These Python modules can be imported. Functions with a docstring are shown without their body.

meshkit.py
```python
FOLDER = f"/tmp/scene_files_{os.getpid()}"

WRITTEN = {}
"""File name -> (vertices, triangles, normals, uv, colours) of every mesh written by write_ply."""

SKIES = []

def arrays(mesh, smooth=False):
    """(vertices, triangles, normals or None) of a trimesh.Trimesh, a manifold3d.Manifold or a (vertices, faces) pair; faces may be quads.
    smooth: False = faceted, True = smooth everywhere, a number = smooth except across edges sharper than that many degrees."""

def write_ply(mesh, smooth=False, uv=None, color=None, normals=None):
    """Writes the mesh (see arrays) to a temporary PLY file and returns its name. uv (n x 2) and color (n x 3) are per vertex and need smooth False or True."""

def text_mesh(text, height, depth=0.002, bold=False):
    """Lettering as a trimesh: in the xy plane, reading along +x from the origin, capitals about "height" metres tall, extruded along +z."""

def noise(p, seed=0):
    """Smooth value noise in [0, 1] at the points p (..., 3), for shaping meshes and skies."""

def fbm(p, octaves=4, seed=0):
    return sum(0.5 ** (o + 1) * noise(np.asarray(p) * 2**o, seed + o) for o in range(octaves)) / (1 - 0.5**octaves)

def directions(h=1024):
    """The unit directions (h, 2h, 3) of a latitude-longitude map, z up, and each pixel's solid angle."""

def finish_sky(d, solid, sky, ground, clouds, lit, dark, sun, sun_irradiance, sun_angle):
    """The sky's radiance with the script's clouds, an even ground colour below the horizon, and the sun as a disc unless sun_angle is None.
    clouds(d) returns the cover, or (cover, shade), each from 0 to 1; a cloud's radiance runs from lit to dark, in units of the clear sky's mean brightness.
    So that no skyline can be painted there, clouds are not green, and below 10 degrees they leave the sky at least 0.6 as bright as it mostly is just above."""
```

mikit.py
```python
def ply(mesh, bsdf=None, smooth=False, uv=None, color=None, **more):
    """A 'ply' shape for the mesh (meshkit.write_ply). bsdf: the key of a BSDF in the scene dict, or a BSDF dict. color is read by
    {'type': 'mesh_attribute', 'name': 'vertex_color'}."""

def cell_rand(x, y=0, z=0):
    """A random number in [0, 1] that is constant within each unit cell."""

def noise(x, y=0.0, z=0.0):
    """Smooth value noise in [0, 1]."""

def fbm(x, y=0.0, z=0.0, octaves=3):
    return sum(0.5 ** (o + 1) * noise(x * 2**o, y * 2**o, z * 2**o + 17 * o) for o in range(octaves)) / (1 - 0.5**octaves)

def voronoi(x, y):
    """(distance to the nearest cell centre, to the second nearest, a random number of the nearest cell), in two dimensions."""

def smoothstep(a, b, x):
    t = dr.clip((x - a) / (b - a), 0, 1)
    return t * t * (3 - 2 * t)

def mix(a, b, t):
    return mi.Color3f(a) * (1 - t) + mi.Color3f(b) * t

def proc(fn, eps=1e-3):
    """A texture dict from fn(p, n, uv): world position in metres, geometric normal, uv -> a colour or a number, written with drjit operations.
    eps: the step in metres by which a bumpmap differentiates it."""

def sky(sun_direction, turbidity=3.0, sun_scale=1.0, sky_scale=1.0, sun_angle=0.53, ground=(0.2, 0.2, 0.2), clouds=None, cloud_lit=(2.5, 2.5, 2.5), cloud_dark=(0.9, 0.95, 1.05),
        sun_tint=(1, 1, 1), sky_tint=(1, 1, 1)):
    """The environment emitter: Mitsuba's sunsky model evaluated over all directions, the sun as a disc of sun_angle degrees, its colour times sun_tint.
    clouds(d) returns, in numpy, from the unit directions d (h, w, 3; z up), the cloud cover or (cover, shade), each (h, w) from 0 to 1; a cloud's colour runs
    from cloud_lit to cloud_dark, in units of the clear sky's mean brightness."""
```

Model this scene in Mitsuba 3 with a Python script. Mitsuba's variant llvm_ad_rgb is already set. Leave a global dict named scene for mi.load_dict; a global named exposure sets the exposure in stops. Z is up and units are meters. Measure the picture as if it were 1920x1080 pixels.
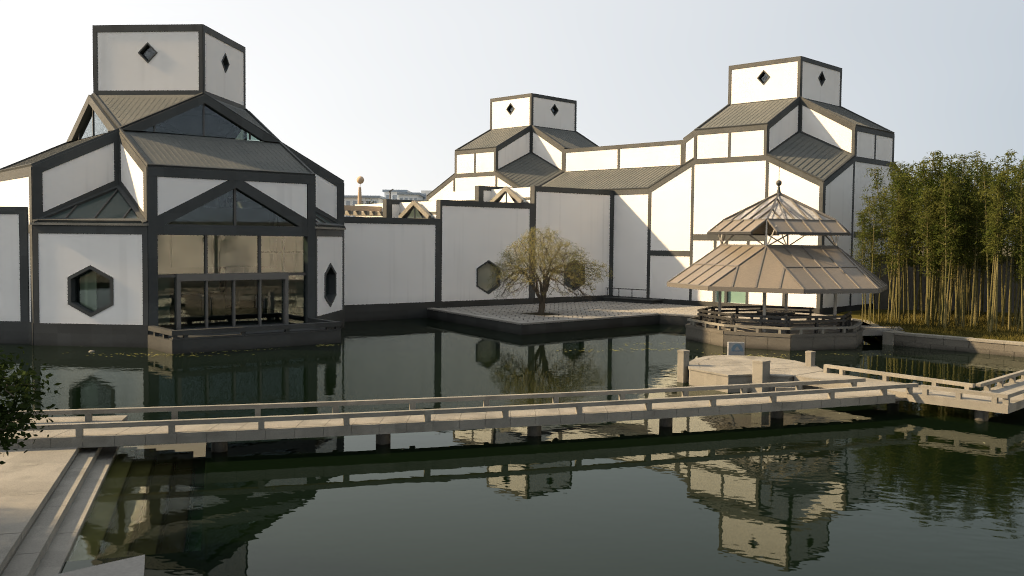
import math, random
import numpy as np
import trimesh
import shapely
from shapely.geometry import Polygon, LineString, Point
from shapely.ops import unary_union
import drjit as dr
import mitsuba as mi
import mikit
import meshkit
from mikit import noise, fbm, voronoi, cell_rand, smoothstep, mix

T = mi.ScalarTransform4f
scene, labels = {}, {}
random.seed(7)
RNG = np.random.default_rng(11)

# ------------------------------------------------------------------ camera
PITCH, ROLL = 0.0507, 0.0101
_c, _s, _cr, _sr = math.cos(PITCH), math.sin(PITCH), math.cos(ROLL), math.sin(ROLL)
FWD = np.array([0, _c, -_s])
RIGHT = _cr * np.array([1, 0, 0]) + _sr * np.array([0, _s, _c])
UP = -_sr * np.array([1, 0, 0]) + _cr * np.array([0, _s, _c])
M = np.eye(4)
M[:3, 0], M[:3, 1], M[:3, 2], M[:3, 3] = -RIGHT, UP, FWD, [0, 0, 4.0]
scene['camera'] = {'type': 'perspective', 'fov': 56.59, 'fov_axis': 'x', 'near_clip': 0.1, 'far_clip': 6000.0,
                   'to_world': T(M.tolist())}

# ------------------------------------------------------------------ daylight
exposure = 2.35
SUN = np.array([-1.0, 0.055, 0.575])


def veil(d):
    """Thin even haze over the whole sky, brighter towards the sun, faintly uneven."""
    s = SUN / np.linalg.norm(SUN)
    glow = np.clip((d @ s + 0.38) / 1.2, 0, 1) ** 0.8
    n = meshkit.fbm(d * np.array([1.6, 1.6, 4.0]) + 3.0, 4, 1)
    low = np.exp(-np.clip(d[..., 2], 0, 1) / 0.16)
    return np.full(d.shape[:2], 0.8), np.clip(1.0 - glow - 0.3 * low * (0.25 + glow) + 0.2 * (n - 0.5), 0, 1)


scene['sky'] = mikit.sky(SUN.tolist(), turbidity=5.0, sun_scale=1.85, sky_scale=0.9, sun_angle=1.5,
                         ground=(0.12, 0.12, 0.1), sun_tint=(1.0, 0.92, 0.79), clouds=veil, cloud_lit=(2.9, 2.8, 2.68), cloud_dark=(1.1, 1.22, 1.33))


# ------------------------------------------------------------------ helpers
def unit(v):
    v = np.asarray(v, float)
    return v / np.linalg.norm(v)


def numbered(key):
    if key not in USED:
        USED[key] = 0
        return key
    USED[key] += 1
    return numbered(f'{key}_{USED[key]:03d}') if f'{key}_{USED[key]:03d}' in USED else _mark(f'{key}_{USED[key]:03d}')


def _mark(k):
    USED[k] = 0
    return k


USED = {}


def thing(name, label=None, cat=None, group=None, kind=None):
    key = numbered(name)
    d = {}
    if label: d['label'] = label
    if cat: d['category'] = cat
    if group: d['group'] = group
    if kind: d['kind'] = kind
    labels[key] = d
    return key


def put(parent, name, mesh, mat, smooth=False, kind=None, label=None, to_world=None, shape=None, **kw):
    """One entry of the scene, a child of parent ('' for a top-level object named by thing())."""
    key = numbered(f'{parent}__{name}') if name else parent
    d = dict(shape) if shape else mikit.ply(mesh, mat, smooth=smooth, **kw)
    if to_world is not None:
        d['to_world'] = T(np.asarray(to_world, float).tolist())
    scene[key] = d
    if kind or label:
        labels.setdefault(key, {})
        if kind: labels[key]['kind'] = kind
        if label: labels[key]['label'] = label
    return key


def cat(*ms):
    return trimesh.util.concatenate([m for m in ms if m is not None])


class Frame:
    """A plan frame: origin and two horizontal unit directions."""

    def __init__(self, o, u, v):
        self.o, self.u, self.v = np.asarray(o, float), np.asarray(u, float), np.asarray(v, float)

    def p(self, a, b, z):
        q = self.o + a * self.u + b * self.v
        return np.array([q[0], q[1], z])

    def box(self, a0, a1, b0, b1, z0, z1, chamfer=0.0):
        m = trimesh.creation.box(extents=[1, 1, 1])
        v = m.vertices + 0.5
        a = a0 + v[:, 0] * (a1 - a0)
        b = b0 + v[:, 1] * (b1 - b0)
        z = z0 + v[:, 2] * (z1 - z0)
        xy = self.o + a[:, None] * self.u + b[:, None] * self.v
        m = trimesh.Trimesh(np.column_stack([xy, z]), m.faces, process=False)
        if self.u[0] * self.v[1] - self.u[1] * self.v[0] < 0:
            m.invert()
        return m

    def prism(self, poly, z0, z1):
        pts = poly if isinstance(poly, Polygon) else Polygon(poly)
        pts = shapely.geometry.polygon.orient(pts)
        m = trimesh.creation.extrude_polygon(pts, z1 - z0, engine='earcut')
        v = m.vertices
        xy = self.o + v[:, :1] * self.u + v[:, 1:2] * self.v
        m = trimesh.Trimesh(np.column_stack([xy, v[:, 2] + z0]), m.faces, process=False)
        if self.u[0] * self.v[1] - self.u[1] * self.v[0] < 0:
            m.invert()
        return m


WORLD = Frame((0, 0), (1, 0), (0, 1))


def extr(poly, o, eu, ev, en, front, depth):
    """Extrudes a 2D polygon lying in (eu, ev) from front (along en) backwards by depth."""
    out = []
    for g in getattr(poly, 'geoms', [poly]):
        if g.is_empty or g.geom_type != 'Polygon' or g.area < 1e-5:
            continue
        m = trimesh.creation.extrude_polygon(g, depth, engine='earcut')
        v = m.vertices
        w = np.asarray(o) + v[:, :1] * np.asarray(eu) + v[:, 1:2] * np.asarray(ev) + (front - v[:, 2:3]) * np.asarray(en)
        m = trimesh.Trimesh(w, m.faces, process=False)
        if np.dot(np.cross(eu, ev), -np.asarray(en)) < 0:
            m.invert()
        out.append(m)
    return cat(*out) if out else None


def flat(poly, o, eu, ev, en, front):
    out = []
    for g in getattr(poly, 'geoms', [poly]):
        v, f = trimesh.creation.triangulate_polygon(g, engine='earcut')
        w = np.asarray(o) + v[:, :1] * np.asarray(eu) + v[:, 1:2] * np.asarray(ev) + front * np.asarray(en)
        m = trimesh.Trimesh(w, f, process=False)
        if len(f) and np.dot(m.face_normals[0], en) < 0:
            m.invert()
        out.append(m)
    return cat(*out)


def bar(p, q, w, h, up=(0, 0, 1), lift=0.0):
    """A square-section bar from p to q."""
    p, q = np.asarray(p, float), np.asarray(q, float)
    d = unit(q - p)
    up = np.asarray(up, float)
    if abs(np.dot(d, up)) > 0.98:
        up = np.array([1.0, 0, 0])
    s = unit(np.cross(d, up))
    t = np.cross(s, d)
    c = []
    for e in (p, q):
        for a, b in ((-1, -1), (1, -1), (1, 1), (-1, 1)):
            c.append(e + s * a * w / 2 + t * (b * h / 2 + lift))
    f = [[0, 2, 1], [0, 3, 2], [4, 5, 6], [4, 6, 7], [0, 1, 5], [0, 5, 4], [1, 2, 6], [1, 6, 5], [2, 3, 7], [2, 7, 6], [3, 0, 4], [3, 4, 7]]
    m = trimesh.Trimesh(np.array(c), np.array(f), process=False)
    if m.volume < 0:
        m.invert()
    return m


def rod(p, q, r0, r1=None, n=8):
    p, q = np.asarray(p, float), np.asarray(q, float)
    r1 = r0 if r1 is None else r1
    d = unit(q - p)
    s = unit(np.cross(d, [0, 0, 1] if abs(d[2]) < 0.95 else [1, 0, 0]))
    t = np.cross(d, s)
    a = np.arange(n) * 2 * np.pi / n
    ring = np.cos(a)[:, None] * s + np.sin(a)[:, None] * t
    v = np.vstack([p + ring * r0, q + ring * r1, [p], [q]])
    f = []
    for i in range(n):
        j = (i + 1) % n
        f += [[i, j, n + j], [i, n + j, n + i], [2 * n, j, i], [2 * n + 1, n + i, n + j]]
    return trimesh.Trimesh(v, np.array(f), process=False)


def lathe(profile, at, n=20):
    m = trimesh.creation.revolve(np.array(profile, float), sections=n)
    m.apply_translation(at)
    return m


def slab(pts, th):
    """A convex planar polygon in space with thickness th below it (along its downward normal)."""
    p = np.asarray(pts, float)
    n = unit(np.cross(p[1] - p[0], p[2] - p[0]))
    if n[2] < 0:
        p, n = p[::-1], -n
    k = len(p)
    v = np.vstack([p, p - n * th])
    f = [[0, i, i + 1] for i in range(1, k - 1)] + [[k, k + i + 1, k + i] for i in range(1, k - 1)]
    for i in range(k):
        j = (i + 1) % k
        f += [[i, k + i, k + j], [i, k + j, j]]
    return trimesh.Trimesh(v, np.array(f), process=False)


def ribs_on(pts, d, spacing, w, h, margin=0.12, start=0.5):
    """Raised ribs along direction d on the planar convex polygon pts; a list of box meshes."""
    p = np.asarray(pts, float)
    n = unit(np.cross(p[1] - p[0], p[2] - p[0]))
    if n[2] < 0: n = -n
    d = np.asarray(d, float)
    d = unit(d - n * np.dot(d, n))
    e = np.cross(n, d)
    q = np.column_stack([(p - p[0]) @ e, (p - p[0]) @ d])
    poly = Polygon(q).buffer(-margin)
    out = []
    x = q[:, 0].min() + spacing * start
    while x < q[:, 0].max():
        seg = poly.intersection(LineString([(x, -100), (x, 100)]))
        if not seg.is_empty and seg.length > 0.15:
            (x0, y0), (x1, y1) = seg.coords[0], seg.coords[-1]
            out.append(bar(p[0] + e * x0 + d * y0, p[0] + e * x1 + d * y1, w, h, up=n, lift=h / 2 - 0.005))
        x += spacing
    return out


# ------------------------------------------------------------------ materials
def lam(name, fn):
    scene[name] = {'type': 'twosided', 'bsdf': {'type': 'diffuse', 'reflectance': mikit.proc(fn)}}


def prin(name, fn, rough=0.6, spec=0.4, bump=None, bscale=1.0, metallic=0.0, eps=2e-3, **kw):
    b = {'type': 'principled', 'base_color': mikit.proc(fn) if callable(fn) else {'type': 'rgb', 'value': list(fn)},
         'roughness': rough, 'specular': spec, 'metallic': metallic, **kw}
    if bump is not None:
        b = {'type': 'bumpmap', 'arbitrary': mikit.proc(bump, eps=eps), 'scale': bscale, 'bsdf': b}
    scene[name] = {'type': 'twosided', 'bsdf': b}


def C(r, g, b):
    return mi.Color3f(r, g, b)


def plaster_fn(p, n, uv):
    # broad unevenness, thin vertical rain streaks, faint grain
    h = p.x * 0.72 + p.y * 0.69
    broad = fbm(p.x * 0.35, p.y * 0.35, p.z * 0.5, 3)
    streak = noise(h * 3.1, p.z * 0.35, 3.0) * noise(h * 9.0 + 0.4 * noise(p.z * 0.7, h, 1.0), p.z * 0.2, 9.0)
    grain = noise(p.x * 30, p.y * 30, p.z * 30)
    k = 0.92 + 0.11 * broad - 0.1 * streak * smoothstep(0.25, 0.7, streak) + 0.03 * grain
    foot = smoothstep(0.7, 1.5, p.z + 0.5 * fbm(h * 1.3, p.z * 0.6, 4.0, 3))
    return C(0.68, 0.68, 0.67) * k * (0.88 + 0.12 * foot)


def granite_fn(p, n, uv):
    g = noise(p.x * 60, p.y * 60, p.z * 60)
    b = fbm(p.x * 0.9, p.y * 0.9, p.z * 0.9, 3)
    block = cell_rand((p.x - p.y) * 0.78, (p.x + p.y) * 0.78, p.z * 0.62)
    k = (0.7 + 0.3 * g + 0.35 * b) * (0.86 + 0.3 * block)
    return C(0.036, 0.041, 0.0425) * k


def plinth_fn(p, n, uv):
    g = noise(p.x * 50, p.y * 50, p.z * 50)
    b = fbm(p.x * 0.8, p.y * 0.8, p.z * 2.5, 4)
    wet = smoothstep(0.0, 0.28, p.z + 0.12 * b - 0.04)
    block = cell_rand((p.x - p.y) * 0.71, (p.x + p.y) * 0.71, dr.floor(p.z * 2.2))
    k = (0.65 + 0.3 * g + 0.45 * b) * (0.8 + 0.4 * block)
    return C(0.026, 0.0285, 0.0285) * k * (0.45 + 0.55 * wet)


def roof_fn(p, n, uv):
    b = fbm(p.x * 1.2, p.y * 1.2, p.z * 1.2, 3)
    g = noise(p.x * 25, p.y * 25, p.z * 25)
    return mix(C(0.071, 0.08, 0.079), C(0.104, 0.108, 0.102), b) * (0.85 + 0.3 * g)


def stone_fn(p, n, uv):
    g = noise(p.x * 70, p.y * 70, p.z * 70)
    b = fbm(p.x * 0.9, p.y * 0.9, p.z * 1.5, 4)
    st = smoothstep(0.5, 0.8, fbm(p.x * 2.3 + 7, p.y * 2.3, p.z * 2.3, 3))
    slabtone = 0.9 + 0.2 * cell_rand(p.x * 1.81, p.y * 1.7, 2)
    return mix(C(0.16, 0.156, 0.138), C(0.122, 0.119, 0.104), st) * (0.74 + 0.26 * g + 0.28 * b) * slabtone


def paver_fn(p, n, uv):
    g = noise(p.x * 40, p.y * 40, p.z * 40)
    b = fbm(p.x * 0.7, p.y * 0.7, 0, 4)
    return C(0.17, 0.167, 0.155) * (0.65 + 0.3 * g + 0.45 * b)


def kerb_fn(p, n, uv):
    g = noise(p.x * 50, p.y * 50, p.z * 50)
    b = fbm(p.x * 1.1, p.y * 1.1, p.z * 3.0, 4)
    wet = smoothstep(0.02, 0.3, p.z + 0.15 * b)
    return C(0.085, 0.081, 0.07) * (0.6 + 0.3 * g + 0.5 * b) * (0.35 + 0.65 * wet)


def grass_fn(p, n, uv):
    b = fbm(p.x * 1.3, p.y * 1.3, 0, 4)
    return mix(C(0.045, 0.045, 0.012), C(0.085, 0.072, 0.024), b)


def ground_fn(p, n, uv):
    b = fbm(p.x * 0.05, p.y * 0.05, 0, 4)
    return mix(C(0.1, 0.1, 0.06), C(0.2, 0.19, 0.16), b)


def water_bump(p, n, uv):
    # light wind ripples, in patches
    patch = smoothstep(0.35, 0.7, fbm(p.x * 0.09 + 3, p.y * 0.07, 0, 2))
    a = fbm(p.x * 1.6 + p.y * 0.5, p.y * 2.6 - p.x * 0.3, 1.0, 3)
    b = fbm(p.x * 6.5 - p.y * 1.5, p.y * 8.5 + p.x * 2.0, 5.0, 2)
    return (a * 0.0052 + b * 0.0017) * (0.2 + 0.8 * patch)


lam('mat_plaster', plaster_fn)
prin('mat_granite', granite_fn, 0.62, 0.3)
prin('mat_plinth', plinth_fn, 0.55, 0.35)
prin('mat_roof', roof_fn, 0.75, 0.12)
prin('mat_stone', stone_fn, 0.7, 0.25)
prin('mat_paver', paver_fn, 0.7, 0.25)
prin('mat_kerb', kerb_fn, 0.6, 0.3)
lam('mat_grass', grass_fn)
lam('mat_ground', ground_fn)
prin('mat_steel', (0.095, 0.09, 0.082), 0.5, 0.4)
prin('mat_pale_steel', (0.38, 0.37, 0.34), 0.45, 0.5)
prin('mat_dark_steel', (0.02, 0.021, 0.021), 0.45, 0.5)
prin('mat_mullion', (0.045, 0.046, 0.045), 0.45, 0.5)
prin('mat_door_frame', (0.085, 0.085, 0.083), 0.4, 0.5)
lam('mat_interior', lambda p, n, uv: C(0.28, 0.3, 0.27) * (0.85 + 0.2 * noise(p.x * 2, p.y * 2, p.z * 2)))
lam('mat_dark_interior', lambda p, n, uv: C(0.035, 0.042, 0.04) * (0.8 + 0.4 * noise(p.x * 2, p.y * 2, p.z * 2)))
lam('mat_pale_reflection', lambda p, n, uv: C(0.4, 0.4, 0.35) * (0.7 + 0.35 * noise((p.x - p.y) * 9, p.z * 0.4, 2.0)))  # pale tone that paints a reflection into a gallery pane
lam('mat_cream_reflection', lambda p, n, uv: C(0.6, 0.56, 0.47) * (0.6 + 0.5 * noise((p.x + p.y) * 11, p.z * 0.3, 1.0)))  # cream tone that paints a reflection into the corner bay window
scene['mat_glass'] = {'type': 'thindielectric', 'int_ior': 1.52, 'specular_reflectance': {'type': 'rgb', 'value': [0.88, 0.96, 1.0]}, 'specular_transmittance': {'type': 'rgb', 'value': [0.44, 0.54, 0.5]}}
scene['mat_frosted'] = {'type': 'blendbsdf', 'weight': {'type': 'proc', **{k: v for k, v in mikit.proc(lambda p, n, uv: 0.22 + 0.2 * noise(p.x * 3, p.y * 3, p.z * 3)).items() if k != 'type'}},
                        'glass': {'type': 'thindielectric', 'int_ior': 1.5}, 'film': {'type': 'principledthin', 'base_color': {'type': 'rgb', 'value': [0.3, 0.29, 0.265]}, 'roughness': 0.4, 'diff_trans': 1.0, 'spec_trans': 0.0}}
scene['mat_clear_glass'] = {'type': 'thindielectric', 'int_ior': 1.5, 'specular_transmittance': {'type': 'rgb', 'value': [0.86, 0.88, 0.87]}}
prin('mat_skylight_glass', (0.035, 0.05, 0.048), 0.12, 0.5)
prin('mat_pale_glass', (0.2, 0.25, 0.28), 0.15, 0.6)
prin('mat_green_glass', (0.14, 0.23, 0.2), 0.2, 0.5)


def louvre_fn(p, n, uv):
    # slatted timber sunscreen under glass
    b = fbm(p.x * 1.1, p.y * 1.1, p.z * 1.1, 3)
    return mix(C(0.138, 0.118, 0.092), C(0.108, 0.097, 0.08), b) * (0.9 + 0.2 * noise(p.x * 18, p.y * 18, p.z * 60))


prin('mat_louvre', louvre_fn, 0.45, 0.4)
scene['mat_clear_water'] = {'type': 'bumpmap', 'arbitrary': mikit.proc(water_bump, eps=0.02), 'scale': 1.0, 'bsdf': {'type': 'dielectric', 'int_ior': 1.17, 'specular_reflectance': {'type': 'rgb', 'value': [0.93, 1.0, 0.93]}}}
lam('mat_bed', lambda p, n, uv: C(0.012, 0.036, 0.013) * (0.7 + 0.6 * noise(p.x * 3, p.y * 3, 1.0)))
lam('mat_dimmed_mossy_step', lambda p, n, uv: C(0.10, 0.105, 0.036) * dr.exp(p.z * 3.6) * (0.6 + 0.6 * fbm(p.x * 2.5, p.y * 2.5, 1.0, 3)))  # mossy olive, dimmed with depth to imitate light lost in the water
scene['mat_water'] = {'type': 'bumpmap', 'arbitrary': mikit.proc(water_bump, eps=0.02), 'scale': 1.0,
                      'bsdf': {'type': 'plastic', 'int_ior': 1.17, 'diffuse_reflectance': {'type': 'rgb', 'value': [0.002, 0.0048, 0.002]}, 'specular_reflectance': {'type': 'rgb', 'value': [0.93, 1.0, 0.93]}}}


def bark_fn(p, n, uv):
    return mix(C(0.05, 0.042, 0.032), C(0.11, 0.095, 0.075), fbm(p.x * 9, p.y * 9, p.z * 3, 3))


lam('mat_bark', bark_fn)


def leafmat(name, a, b, tr, sc=2.0):
    scene[name] = {'type': 'principledthin', 'roughness': 0.55, 'spec_trans': 0.0, 'diff_trans': tr,
                   'base_color': mikit.proc(lambda p, n, uv: mix(C(*a), C(*b), noise(p.x * sc, p.y * sc, p.z * sc)))}


leafmat('mat_bamboo_leaf', (0.036, 0.057, 0.011), (0.105, 0.112, 0.032), 0.75)
leafmat('mat_bud_leaf', (0.30, 0.265, 0.125), (0.17, 0.175, 0.06), 0.8, 3.0)
leafmat('mat_dark_leaf', (0.012, 0.02, 0.006), (0.03, 0.045, 0.015), 0.4, 4.0)
leafmat('mat_green_leaf', (0.04, 0.055, 0.012), (0.08, 0.09, 0.03), 0.5, 1.0)
lam('mat_culm', lambda p, n, uv: mix(C(0.055, 0.06, 0.022), C(0.15, 0.132, 0.065), noise(p.x * 3, p.y * 3, p.z * 0.7)) * (0.72 + 0.28 * smoothstep(0.0, 0.12, dr.abs(p.z * 3.3 - dr.floor(p.z * 3.3) - 0.5) * 2)))
lam('mat_pad', lambda p, n, uv: mix(C(0.09, 0.11, 0.03), C(0.3, 0.28, 0.1), noise(p.x * 4, p.y * 4, 1.0)))
lam('mat_hazed_city_wall', lambda p, n, uv: C(0.62, 0.66, 0.7) * (0.9 + 0.2 * noise(p.x * 0.4, p.y * 0.4, p.z * 0.6)))  # wall colour lightened to imitate distance haze
lam('mat_city_tan', lambda p, n, uv: C(0.42, 0.33, 0.24) * (0.9 + 0.2 * noise(p.x * 2, p.y * 2, p.z * 2)))
prin('mat_hazed_city_glass', (0.25, 0.3, 0.36), 0.2, 0.5)  # window colour lightened for the same painted haze
prin('mat_city_roof', (0.22, 0.27, 0.33), 0.5, 0.4)
lam('mat_white', lambda p, n, uv: C(0.7, 0.7, 0.68) * (0.95 + 0.1 * noise(p.x * 5, p.y * 5, p.z * 5)))
lam('mat_tablet', lambda p, n, uv: C(0.2, 0.21, 0.22) * (0.9 + 0.2 * noise(p.x * 5, p.y * 5, p.z * 5)))
lam('mat_emblem', lambda p, n, uv: C(0.1, 0.15, 0.2) * (0.9 + 0.2 * noise(p.x * 9, p.y * 9, p.z * 9)))
lam('mat_soil', lambda p, n, uv: C(0.045, 0.042, 0.03) * (0.6 + 0.8 * noise(p.x * 12, p.y * 12, 1.0)))


# ------------------------------------------------------------------ facades
def offset_inner(pts, widths):
    """Inner polygon of a counter-clockwise outline with a border of the given width along each edge."""
    n = len(pts)
    lines = []
    for i in range(n):
        a, b = np.array(pts[i], float), np.array(pts[(i + 1) % n], float)
        d = unit(b - a)
        lines.append((a + np.array([-d[1], d[0]]) * widths[i], d))
    out = []
    for i in range(n):
        (p, d), (q, e) = lines[i - 1], lines[i]
        det = d[0] * (-e[1]) + e[0] * d[1]
        if abs(det) < 1e-6:
            out.append(q)
            continue
        t = ((q - p)[0] * (-e[1]) + e[0] * (q - p)[1]) / det
        out.append(p + d * t)
    return out


def facade(parent, name, o, du, nn, outline, widths, bars=(), holes=(), th=0.22, proud=0.03, wall='mat_plaster', trim='mat_granite', panels=True):
    """A rendered wall between granite members. outline: (s, z) counter-clockwise; bars: extra members as point lists."""
    o3, eu, ev, en = np.array([o[0], o[1], 0.0]), np.array([du[0], du[1], 0.0]), np.array([0, 0, 1.0]), np.array([nn[0], nn[1], 0.0])
    inner = offset_inner(outline, widths)
    n = len(outline)
    barpolys = [Polygon(b) for b in bars]
    body = Polygon(inner)
    if barpolys: body = body.difference(unary_union(barpolys))
    if holes: body = body.difference(unary_union(list(holes)))
    key = f'{parent}__{name}'
    first = True
    if panels:
        for g in sorted(getattr(body, 'geoms', [body]), key=lambda g: -g.area):
            m = extr(g, o3, eu, ev, en, 0.0, th * 0.9)
            if m is None: continue
            if first:
                key = put(parent, name, m, wall)
                first = False
            else:
                put(key, 'panel', m, wall)
    else:
        key = numbered(key)
    for i in range(n):
        if widths[i] < 1e-3: continue
        a, b, c, d = outline[i], outline[(i + 1) % n], inner[(i + 1) % n], inner[i]
        steep = abs(b[1] - a[1]) > 2.5 * abs(b[0] - a[0])
        m = extr(Polygon([a, b, c, d]).buffer(0), o3, eu, ev, en, proud, th)
        if m is not None: put(key, 'post' if steep else 'beam', m, trim)
    for b in bars:
        q = np.array(b)
        steep = np.ptp(q[:, 1]) > 2.5 * np.ptp(q[:, 0])
        put(key, 'post' if steep else 'beam', extr(Polygon(b), o3, eu, ev, en, proud - 0.004, th), trim)
    return key, (o3, eu, ev, en)


def rect(s0, s1, z0, z1):
    return [(s0, z0), (s1, z0), (s1, z1), (s0, z1)]


def hexagon(s, z, w, h, e):
    return Polygon([(s, z - h), (s + w, z - e), (s + w, z + e), (s, z + h), (s - w, z + e), (s - w, z - e)])


def window(parent, fr, poly, frame=0.09, depth=0.4, glass='mat_glass', back='mat_dark_interior', backdist=0.9, name='window'):
    o3, eu, ev, en = fr
    outer = poly.buffer(frame * 0.55, join_style='mitre')
    inner = poly.buffer(-frame * 0.45, join_style='mitre')
    key = put(parent, name, extr(outer.difference(inner), o3, eu, ev, en, 0.035, depth + 0.035), 'mat_granite')
    put(key, 'pane', flat(inner.buffer(0.01), o3, eu, ev, en, -depth * 0.72), glass)
    if back:
        put(key, 'back_panel', flat(inner.buffer(0.25), o3, eu, ev, en, -backdist), back)
    return key


def roofplane(parent, name, pts, ribdir, spacing=0.25, each=False, mat='mat_roof', th=0.1, border=True, rib=(0.05, 0.028), margin=0.16, edges=None):
    key = put(parent, name, slab(pts, th), mat)
    rs = ribs_on(pts, ribdir, spacing, rib[0], rib[1], margin)
    if each:
        for m in rs: put(key, 'rib', m, mat)
    elif rs:
        put(key, 'rib', cat(*rs), mat, kind='stuff')
    if border:
        p = np.asarray(pts, float)
        n = unit(np.cross(p[1] - p[0], p[2] - p[0]))
        if n[2] < 0: n = -n
        c = p.mean(0)
        for i in (edges if edges is not None else range(len(p))):
            a, b = p[i], p[(i + 1) % len(p)]
            if np.linalg.norm(b - a) < 0.3: continue
            d = unit(b - a)
            inw = np.cross(n, d)
            if np.dot(inw, c - a) < 0: inw = -inw
            put(key, 'edge_strip', bar(a + inw * 0.05, b + inw * 0.05, 0.09, 0.09, up=n, lift=0.035), 'mat_granite')
    return key


# ================================================================== SETTING
G0 = np.array([-7.994, 45.304])                 # gallery wall, left end at the hall
GD = np.array([math.cos(0.6605), math.sin(0.6605)])
GN = np.array([GD[1], -GD[0]])                  # towards the pond
K0 = np.array([15.274, 46.9997])                # the corner hall's nearest corner
DL, DR = np.array([-0.7151, 0.6990]), np.array([0.6990, 0.7151])
FG = Frame(G0, GD, GN)                          # (along, towards pond)
FK = Frame(K0, DL, DR)

pond = Polygon([(-42, 36.4), (-17.6, 36.6), (-15, 39), (-9.5, 42.5), tuple(G0 - 0.2 * GN - 1.5 * GD), tuple(G0 + 17.75 * GD - 0.2 * GN),
                (15.3, 47.15), (16.1, 43.6), (15.05, 37.75), (18.35, 34.05), (26, 25.1), (27, -6), (-42, -6)])
big = Polygon([(-3000, -3000), (3000, -3000), (3000, 3000), (-3000, 3000)])
thing('ground', kind='structure')
put('ground', '', flat(big.difference(pond), (0, 0, 0), (1, 0, 0), (0, 1, 0), (0, 0, 1), 0.43), 'mat_ground')
thing('pond_water', kind='structure')
SD, SNV = unit([0.297, -0.955]), np.array([0.955, 0.297])      # along the landing steps, and towards the water
FS = Frame(np.array([-7.45, 16.3]), SD, SNV)
OFF = float((np.array([-6.48, 13.06]) - FS.o) @ SNV)
shallow = Polygon([tuple(FS.p(a, b, 0)[:2]) for a, b in ((-1.5, OFF + 0.4), (5.2, OFF + 0.4), (5.2, OFF + 2.1), (-1.5, OFF + 2.1))])
put('pond_water', '', flat(Polygon([(-44, -8), (29, -8), (29, 62), (-44, 62)]).difference(shallow), (0, 0, 0), (1, 0, 0), (0, 1, 0), (0, 0, 1), 0.0), 'mat_water')
put('pond_water', 'shallows', flat(shallow, (0, 0, 0), (1, 0, 0), (0, 1, 0), (0, 0, 1), 0.0), 'mat_clear_water')
thing('pond_bed', kind='structure')
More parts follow.
